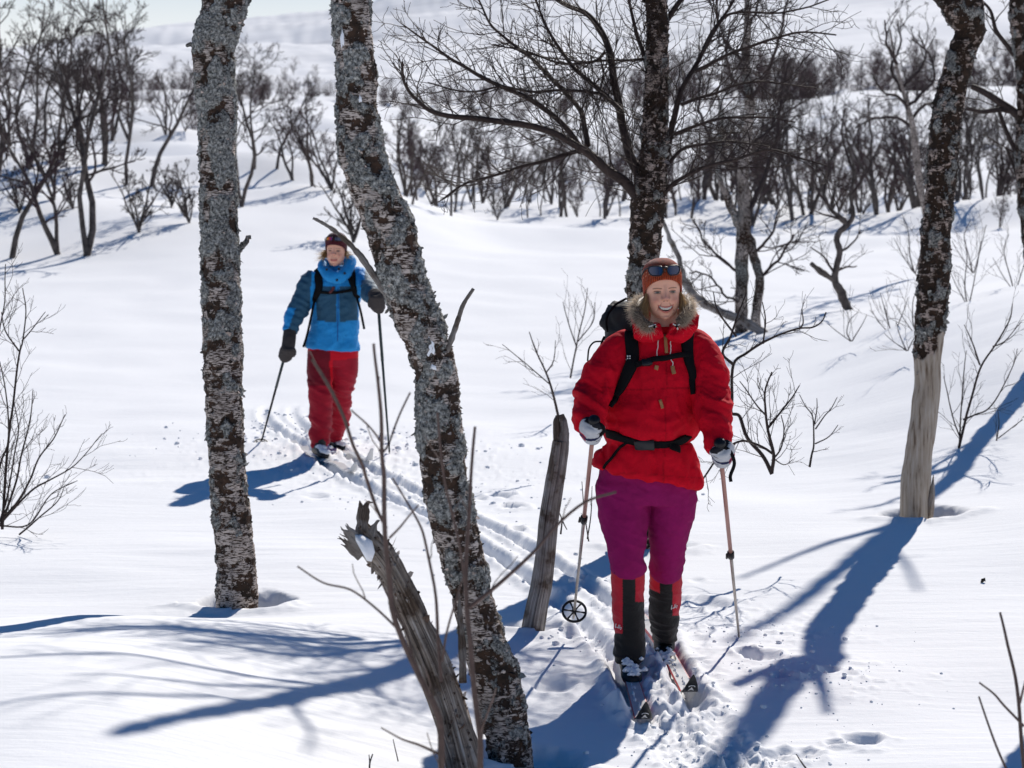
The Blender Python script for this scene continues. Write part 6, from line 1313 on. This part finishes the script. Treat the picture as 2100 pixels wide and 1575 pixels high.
    # skis
    def ski(P, label, tipl):
        q = empty('ski', Vector((P[0][0], P[0][1], gz(*P[0]))), label, 'ski'); P = np.array(P); L = np.r_[0, np.cumsum(np.linalg.norm(np.diff(P, axis=0), axis=1))]; n = 60; Ls = 1.85
        s = np.r_[np.linspace(0, .2, 22), np.linspace(.2, Ls, n - 21)[1:]]; dirn = (P[-1] - P[-2]) / np.linalg.norm(P[-1] - P[-2])
        xy = np.array([[np.interp(v, L, P[:, 0]), np.interp(v, L, P[:, 1])] if v <= L[-1] else P[-1] + dirn * (v - L[-1]) for v in s]); zz = np.convolve(np.pad(G0(xy[:, 0], xy[:, 1]), 6, mode='edge'), np.ones(13) / 13, 'valid') + .006 - .016
        zz += .105 * np.clip((.17 - s) / .17, 0, 1) ** 2; hw = np.interp(s, [0, .015, .05, .10, .16, 1.0, 1.7, 1.8, 1.85], [.003, .012, .0235, .0315, .034, .0285, .031, .025, .012])
        T = np.gradient(np.c_[xy, zz], axis=0); T /= np.linalg.norm(T, axis=1)[:, None]; sd = np.cross(T, [0, 0, 1]); sd /= np.linalg.norm(sd, axis=1)[:, None]; up = np.cross(sd, T)
        C = np.c_[xy, zz]; V = []; th = np.interp(s, [0, .2, .9, 1.85], [.004, .007, .016, .006])
        for i in range(n):
            for a, h in ((-1, 0), (-1, th[i] * .8), (-.86, th[i]), (.86, th[i]), (1, th[i] * .8), (1, 0)): V.append(C[i] + sd[i] * a * hw[i] + up[i] * h)
        k = int(np.searchsorted(s, tipl)); allF = []; mats = []
        for i in range(n - 1):
            for j in range(6): allF.append((i * 6 + j, (i + 1) * 6 + j, (i + 1) * 6 + (j + 1) % 6, i * 6 + (j + 1) % 6)); mats.append(1 if j in (0, 4) or (j in (1, 3)) else 0)
        allF += [(5, 4, 3, 2, 1, 0), tuple((n - 1) * 6 + j for j in range(6))]; mats += [1, 1]
        for nm, lo, hi, mt in (('ski_tip', 0, k, [M['plastic']]), ('ski_body', k, n, None)):
            sel = [i for i, f in enumerate(allF) if lo <= min(f) // 6 < hi and (max(f) // 6 <= hi)]; us = sorted({a for i in sel for a in allF[i]}); rm = {a: k2 for k2, a in enumerate(us)}
            obj(nm, [V[a] for a in us], [tuple(rm[a] for a in allF[i]) for i in sel], mt or [M['ski_top'], M['ski_red']], q, False, None, [0 if mt else mats[i] for i in sel])
        # emblem on the tip: a white wedge under an arc
        mb = MB(); i0 = int(np.searchsorted(s, .062)); o = Vector(C[i0]) - Vector(up[i0]) * .0035; ex = Vector(sd[i0]); ey = Vector(-T[i0]); nz = Vector(up[i0])
        tri = [(0, .016), (-.013, -.022), (-.004, -.014), (0, -.010), (.004, -.014), (.013, -.022)]
        mb.add([tuple(o + ex * a + ey * b) for a, b in tri] , [(0, 1, 2, 3), (0, 3, 4, 5)])
        mb.tube([o + ex * (.012 * math.cos(a)) + ey * (.020 + .010 * math.sin(a)) for a in np.linspace(-.3, 3.44, 12)], .0014, 5)
        mb.build('tip_emblem', M['white'], q, False)
        j = int(np.searchsorted(s, .83)); mb = MB(); o = C[j] + up[j] * .02; mb.tube([o - T[j] * .07, o - T[j] * .03, o + T[j] * .02], [.014, .022, .02], 10); mb.build('binding', M['plastic'], q)
        rr = np.random.RandomState(8); mb = MB()       # snow lying on the ski
        for kk in range(26):
            j = rr.randint(k + 1, n - 22); o = C[j] + up[j] * th[j] + sd[j] * rr.uniform(-.014, .014); ss = rr.uniform(.008, .02); v, f = tube_geo([o - T[j] * ss, o + up[j] * .002, o + T[j] * ss], [ss * .25, ss * .6, ss * .25], 7, True, .5); mb.add(v + rr.normal(0, .0012, v.shape), f)
        mb.build('snow_on_ski', M['snow'], q)
    ski([(.503, 7.86), (.487, 8.6), (.478, 9.3), (.47, 9.9)], 'ski under the forward boot of the red-jacketed skier, black tip lowest in the picture', .13)
    ski([(.715, 8.25), (.672, 9.0), (.61, 9.9), (.57, 10.3)], 'ski under the rear boot of the red-jacketed skier, black tip at the right', .13)
skier_red()

# ------------------------------------------------------------------ the skier in blue
def skier_blue():
    D = 15.8; t = empty('person', ground_d(670, D), 'skier in bright and navy blue jacket with red trousers and maroon hat, farther back', 'person')
    HC = W(689, 513, D - .12); rot = (R(2), R(2), R(-6)); PL = lambda V: place(V, HC, rot, 1.0)
    V, Fa, C = head_geo(.35, .96); hv = PL(V)
    ux = lambda rows: tube_px(rows, 3, 14)
    body = [tube_geo([W(690, 520, D), W(690, 545, D), W(690, 570, D)], [.052, .055, .07], 20), seg_rows([(555, 660, 722, D, .07), (575, 645, 740, D, .09), (650, 645, 728, D, .09), (715, 640, 728, D, .10), (735, 642, 728, D, .09)], D, 3, n=24),
            ux([(645, 575, D, .05), (620, 620, D - .05, .042), (603, 660, D - .1, .036), (592, 690, D - .15, .028)]), ux([(735, 572, D, .05), (757, 590, D - .15, .042), (768, 605, D - .35, .028)]), ux([(660, 720, D, .075), (659, 800, D, .04), (658, 860, D, .035), (656, 905, D, .03)]), ux([(708, 720, D, .075), (699, 800, D + .12, .04), (695, 860, D + .27, .035), (688, 890, D + .36, .03)])]
    co, fs, E = remesh('b', body, .013, 2); n = len(hv)
    obj('body', np.vstack([hv, co]), list(Fa) + [tuple(i + n for i in f) for f in fs], M['skin'], t, True, np.vstack([C, np.tile([.54, .315, .235], (len(co), 1))]))
    for sx in (-1, 1): v, f, c = eye_geo(sx, .0026); obj('eye', PL(v), f, M['eye'], t, True, np.array(c))
    v, f = hat_geo(48, .135, .045, -.015, -.04, .008); v = PL(v); q = pn(v, 50, 2)[:, None]; C = np.array([.085, .008, .016])[None] * (1 + .3 * q); obj('hat', v, f, M['knit'], t, True, C)
    r = np.random.RandomState(9); roots = []; dirs = []; L = []
    for k in range(360):
        sx = r.choice([-1, -1, -1, -1, 1]); roots.append(PL([(sx * .066, .03 + r.uniform(-.03, .03), r.uniform(-.04, .0))])[0]); dirs.append((sx * .9, .2, -.7)); L.append(r.uniform(.03, .09))
    v, f, c = strands(roots, dirs, L, .004, 10, .7, (.20, .11, .045), (.50, .32, .13), 0, .35); obj('hair', v, f, M['hair'], t, True, np.array(c))
    # orange reflecting goggles on the hat
    g = empty('sunglasses', PL([(0, -.1, .085)])[0], 'sunglasses with orange and purple mirror lens on the maroon hat', 'sunglasses')
    ml, nt, bs = mat('mirror_lens'); tc = nd(nt, 'ShaderNodeTexCoord'); sp = nd(nt, 'ShaderNodeSeparateXYZ'); nt.links.new(tc.outputs['Generated'], sp.inputs[0]); rp = ramp(nt, sp.outputs[0], [(.0, (.85, .42, .03)), (.45, (.65, .05, .03)), (1, (.08, .02, .25))]); nt.links.new(rp.outputs[0], bs.inputs['Base Color']); bs.inputs['Roughness'].default_value = .15; bs.inputs['Metallic'].default_value = .4
    for sx in (-1, 1):
        V = []; nu, nv = 9, 5
        for i in range(nu):
            for j in range(nv): u = i / (nu - 1); x = .008 + .050 * u; z = .078 + .026 * j / (nv - 1) - .004 * u; V.append((sx * x, -.110 + 9 * x * x + .15 * (z - .078), z))
        obj('lens', PL(V), [(i * nv + j, (i + 1) * nv + j, (i + 1) * nv + j + 1, i * nv + j + 1) for i in range(nu - 1) for j in range(nv - 1)], ml if sx < 0 else M['lens'], g)
        rim = [(sx * x, -.111 + 9 * x * x, z) for x, z in ((.008, .078), (.03, .075), (.058, .078), (.059, .095), (.055, .102), (.03, .106), (.008, .104), (.008, .078))]; v, f = tube_geo(PL(rim), .003, 6, False); obj('frame', v, f, M['plastic'], g)
        v, f = tube_geo(cat_path(PL([(sx * .06, -.078, .096), (sx * .078, -.04, .085), (sx * .082, .0, .06)]), 5), .003, 6); obj('temple', v, f, M['plastic'], g)
    # jacket
    parts = [seg_rows([(545, 668, 716, D, .085), (556, 652, 732, D, .095), (570, 638, 745, D, .12), (600, 636, 740, D, .13), (640, 640, 736, D, .138), (690, 632, 735, D, .142), (708, 628, 737, D, .146, -.06), (716, 628, 737, D, .140, -.08)], D, 4, n=44),
             tube_px([(650, 568, D, .085), (638, 582, D - .02, .088), (627, 604, D - .04, .082), (615, 630, D - .07, .074), (604, 650, D - .1, .068), (597, 668, D - .13, .058), (593, 680, D - .15, .052)], 5, 24),
             tube_px([(722, 566, D, .085), (738, 576, D - .03, .086), (751, 588, D - .12, .078), (760, 600, D - .25, .072), (766, 608, D - .36, .058), (769, 612, D - .42, .05)], 5, 24)]
    co, fs, E = remesh('j', parts, .0095, 2); N = normals(co, fs); px, py = px_of(co); arm = ((px < 632) | (px > 742)) * 1.0
    co = folds(co, N, [(.010, [[1, .3, .8], [0, 1, 0], [.8, 0, 2.4]], 5.5, 1.7, lambda c: arm), (.006, [[1, 0, .6], [0, 1, 0], [-.8, 0, 1.8]], 6, 4.7, lambda c: 1 - arm), (.004, [[1, 0, .5], [0, 1, 0], [-.5, 0, 1.6]], 14, 7.7, 1.0)])
    bright = np.array([.018, .27, .64]); navy = np.array([.030, .095, .16])
    nv_ = ((px < 639 - (py - 560) * .06) & ~((px < 604 + (py - 640) * -.35) & (py > 633))) | (px > 742 + (py < 575) * 6) | ((py > 587) & (py < 656 + 4 * np.sin((px - 640) / 30)) & (px > 650) & (px < 733) & ~((px > 689) & (px < 696)))
    obj('jacket', co, fs, M['shell'], t, True, np.where(nv_[:, None], navy, bright)); S = Surf((co, fs))
    v = []; 
    for rows in ([(662, 540, D - .06, .03), (664, 554, D - .13, .045), (680, 566, D - .17, .050), (696, 568, D - .17, .050), (712, 555, D - .14, .046), (718, 538, D - .09, .038), (716, 528, D - .05, .02)],):
        v, f = tube_px(rows, 6, 18); v = v + np.stack([pn(v, 16, 3)] * 3, -1) * .012; obj('hood_collar', v, f, M['shell'], t, True, np.tile(bright, (len(v), 1)))
    v, f = tube_px([(664, 545, D + .03, .05), (676, 545, D + .14, .075), (700, 543, D + .16, .08), (718, 536, D + .06, .055)], 5, 18); obj('hood', v, f, M['shell'], t, True, np.tile(bright, (len(v), 1)))
    mb = MB(); 
    for x, y in ((670, 552), (695, 551), (691, 574), (707, 560)): p = W(x, y, D - .215); mb.tube([p, p + Vector((0, -.008, -.004))], .009, 8)
    mb.build('toggle', M['plastic'], t)
    mb = MB(); cord(mb, S, [(693, 590), (693, 640), (692, 700)], .003, .002); mb.build('zip', plain('blue_zip', (.01, .08, .3), .6), t)
    # trousers
    parts = [seg_rows([(700, 634, 732, D, .12), (715, 631, 735, D, .13), (735, 630, 735, D, .13), (750, 633, 733, D, .11)], D, 4, n=36),
             tube_px([(657, 725, D, .098), (656, 760, D - .02, .098), (657, 790, D - .04, .082), (658, 815, D - .05, .076), (659, 845, D - .03, .072), (657, 868, D - .02, .082), (657, 892, D, .072), (656, 910, D, .060), (656, 916, D, .05)], 5, 26),
             tube_px([(708, 725, D, .100), (706, 755, D + .02, .104), (702, 785, D + .08, .088), (698, 812, D + .15, .080), (696, 840, D + .22, .074), (695, 862, D + .28, .074), (690, 880, D + .33, .062), (687, 897, D + .38, .05)], 5, 26)]
    co, fs, E = remesh('t', parts, .0095, 1); N = normals(co, fs); px, py = px_of(co)
    co = folds(co, N, [(.016, [[1.0, 0, .6], [0, .6, 0], [.7, 0, 1.9]], 5.0, 3.1, lambda c: sstep(750, 800, py)), (.006, [[1.4, 0, .7], [0, 1, 0], [.9, 0, 2.6]], 9, 5.1, lambda c: sstep(730, 790, py))])
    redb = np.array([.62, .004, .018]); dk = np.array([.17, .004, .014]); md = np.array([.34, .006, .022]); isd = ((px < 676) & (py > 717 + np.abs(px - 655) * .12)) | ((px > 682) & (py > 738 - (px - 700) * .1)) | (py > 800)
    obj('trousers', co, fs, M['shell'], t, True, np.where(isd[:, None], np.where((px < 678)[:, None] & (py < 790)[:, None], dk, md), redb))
    # boots, skis
    skd = {}
    for nm, xc, d0 in (('l', 656, 15.72), ('r', 689, 16.25)):
        cx = (xc - CX) / F * d0; z0 = gz(cx, d0) + .015; th = R(-24) * -1; dx, dy = math.sin(R(20)), -math.cos(R(20))
        V = []; n = 18; prof = [(.13, .034, .09), (.06, .038, .10), (-.03, .040, .085), (-.09, .044, .065), (-.14, .038, .05), (-.17, .016, .035)]
        for (y, w, h) in prof:
            for j in range(n):
                a = j * 2 * math.pi / n; ox = w * math.cos(a); V.append((cx - y * dx + ox * -dy, d0 - y * dy + ox * dx, z0 + h / 2 + math.sin(a) * h / 2))
        Fa = [(i * n + j, i * n + (j + 1) % n, (i + 1) * n + (j + 1) % n, (i + 1) * n + j) for i in range(len(prof) - 1) for j in range(n)] + [tuple(range(n - 1, -1, -1)), tuple((len(prof) - 1) * n + j for j in range(n))]
        co, fs, E = remesh('bo', [(V, Fa), tube_geo([(cx, d0 + .05, z0 + .05), (cx, d0 + .05, z0 + .13)], [.045, .045], 18)], .008, 1); obj('boot', co, fs, M['boot'], t)
        rr = np.random.RandomState(4); mb = MB()
        for kk in range(22):
            y = rr.uniform(.05, .17); x = rr.normal(0, .022); s = rr.uniform(.01, .024); h = np.interp(y, [.05, .17], [.085, .045]); p = Vector((cx + y * dx + x, d0 + y * dy, z0 + h)); v, f = tube_geo([p - Vector((s, 0, .004)), p + Vector((0, 0, .004)), p + Vector((s, 0, -.004))], [s * .4, s * .8, s * .4], 7); mb.add(v + rr.normal(0, .002, v.shape), f)
        _c, _f, _e = remesh('sn', [(np.concatenate(mb.V), mb.F)], .006, 2); obj('snow_on_boot', _c, _f, M['snow'], t)
        q = empty('ski', Vector((cx, d0, z0)), 'ski under the %s boot of the blue-jacketed skier, sunk in the track' % ('front' if nm == 'l' else 'back'), 'ski')
        mb = MB(); n2 = 26; V = []
        for i in range(n2):
            s = 1.0 - 1.85 * i / (n2 - 1); x = cx + dx * s; y = d0 + dy * s; z = gz(x, y) + (.012 if nm == 'l' else .014) + .07 * max(0, (s - .82) / .18) ** 2; hw = .032 * min(1, (1.02 - s) / .12) ** .6
            for a, h in ((-1, 0), (-1, .012), (1, .012), (1, 0)): V.append((x - a * hw * dy * 1, y + a * hw * dx, z + h))
        obj('ski_body', V, [(i * 4 + j, (i + 1) * 4 + j, (i + 1) * 4 + (j + 1) % 4, i * 4 + (j + 1) % 4) for i in range(n2 - 1) for j in range(4)] + [(3, 2, 1, 0), tuple((n2 - 1) * 4 + j for j in range(4))], [M['ski_top']], q, False)
    # mittens
    grey = lambda a, o, f: (.060, .052, .050) if f > -.01 else (.045, .04, .04)
    topL = W(588, 715, D - .22); tipL = W(535, 912, D + .6); tipL.z = gz(tipL.x, tipL.y) - .01
    topR = W(774, 605, D - .55); tipR = W(799, 934, D + .1); tipR.z = gz(tipR.x, tipR.y) - .01
    def mitten(c, ax, side, nm, wr):
        ax = np.array(ax); ax /= np.linalg.norm(ax); c = np.array(c, float); o = np.array([side, 0, 0.])
        P = [np.array(wr), c + ax * .07, c + ax * .02, c - ax * .03, c - ax * .062]
        parts = [tube_geo(cat_path([wr, np.array(wr) * .4 + (c + ax * .05) * .6, c + ax * .03], 4), np.linspace(.050, .048, 9), 16), tube_geo(cat_path([c + ax * .065, c + ax * .02 + o * .006, c - ax * .03 + o * .004, c - ax * .068 - o * .004, c - ax * .085 - o * .012], 4), np.interp(np.linspace(0, 1, 17), [0, .4, .8, 1], [.046, .053, .046, .026]), 18),
                 tube_geo(cat_path([c + ax * .03 - o * .03, c - ax * .0 - o * .052 + [0, -.02, 0], c - ax * .045 - o * .050 + [0, -.03, 0]], 4), np.linspace(.022, .017, 9), 12)]
        for k in range(4):
            h = .03 - .026 * k; parts.append(tube_geo(cat_path([c + ax * h + o * .045, c + ax * h + o * .02 + [0, -.045, 0], c + ax * h - o * .025 + [0, -.045, 0], c + ax * h - o * .042 + [0, -.005, 0]], 3), .0165, 10))
        co, fs, E = remesh('m', parts, .0065, 2); co = folds(co, normals(co, fs), [(.003, np.eye(3), 18, 2.2, 1.0)]); obj('mitten', co, fs, M['fabric'], t, True, np.tile([.055, .048, .047], (len(co), 1)))
    mitten(W(589, 722, D - .2), topL - tipL, -1, 'l', W(594, 680, D - .15)); mitten(W(774, 618, D - .52), topR - tipR, 1, 'r', W(768, 606, D - .40))
    ski_pole('dark slim ski pole of the blue-jacketed skier, slanting down to its basket', topL, tipL, (plain('dark_pole', (.008, .022, .025), .5, .3), M['webbing']), .985, .055, .4, dark=True, thick=.0105, basket_tilt=(.1, -.35, .9), grip_len=.10)
    ski_pole('dark slim upright ski pole in the raised mitten of the blue-jacketed skier', topR, tipR, (bpy.data.materials['dark_pole'], bpy.data.materials['dark_pole']), None, .05, .4, dark=True, thick=.0115)
    # backpack
    b = empty('backpack', W(690, 640, D + .25), 'dark backpack worn by the blue-jacketed skier, with loose hanging strap ends', 'backpack')
    co, fs, E = remesh('bp', [seg_rows([(548, 650, 728, D + .28, .09), (575, 646, 736, D + .28, .13), (640, 646, 732, D + .28, .14), (690, 650, 728, D + .27, .12), (705, 656, 722, D + .25, .08)], D, 4, n=32, pw=3)], .014, 2); obj('pack_bag', co, fs, M['packcloth'], b)
    for P_ in ([(652, 546, 17), (654, 570, 17), (655, 590, 15), (648, 608, 11), (644, 618, 7)], [(716, 546, 17), (722, 570, 17), (728, 590, 15), (731, 605, 11), (733, 612, 8)]):
        mb = MB(); band(mb, S, P_, 14, .016, .004, k=6); mb.build('shoulder_strap', M['webbing'], b)
    mb = MB(); band(mb, S, [(650, 598), (672, 600), (690, 600), (710, 597), (728, 591)], 5.5, .008, .012, k=4); mb.build('chest_strap', M['webbing'], b)
    mb = MB(); band(mb, S, [(677, 600), (683, 594), (684, 588)], 5, .010, .012, k=3); mb.build('chest_buckle', plain('maroon_plastic', (.12, .02, .02), .5), b)
    mb = MB(); mb.tube(cat_path([W(645, 615, D - .12), W(637, 655, D - .14), W(629, 690, D - .16), W(622, 712, D - .16)], 5), .009, 6); mb.build('strap_end', M['webbing'], b); mb = MB(); mb.tube(cat_path([W(732, 610, D - .10), W(740, 640, D - .15), W(747, 675, D - .16)], 5), .009, 6); mb.build('strap_end', M['webbing'], b)
skier_blue()
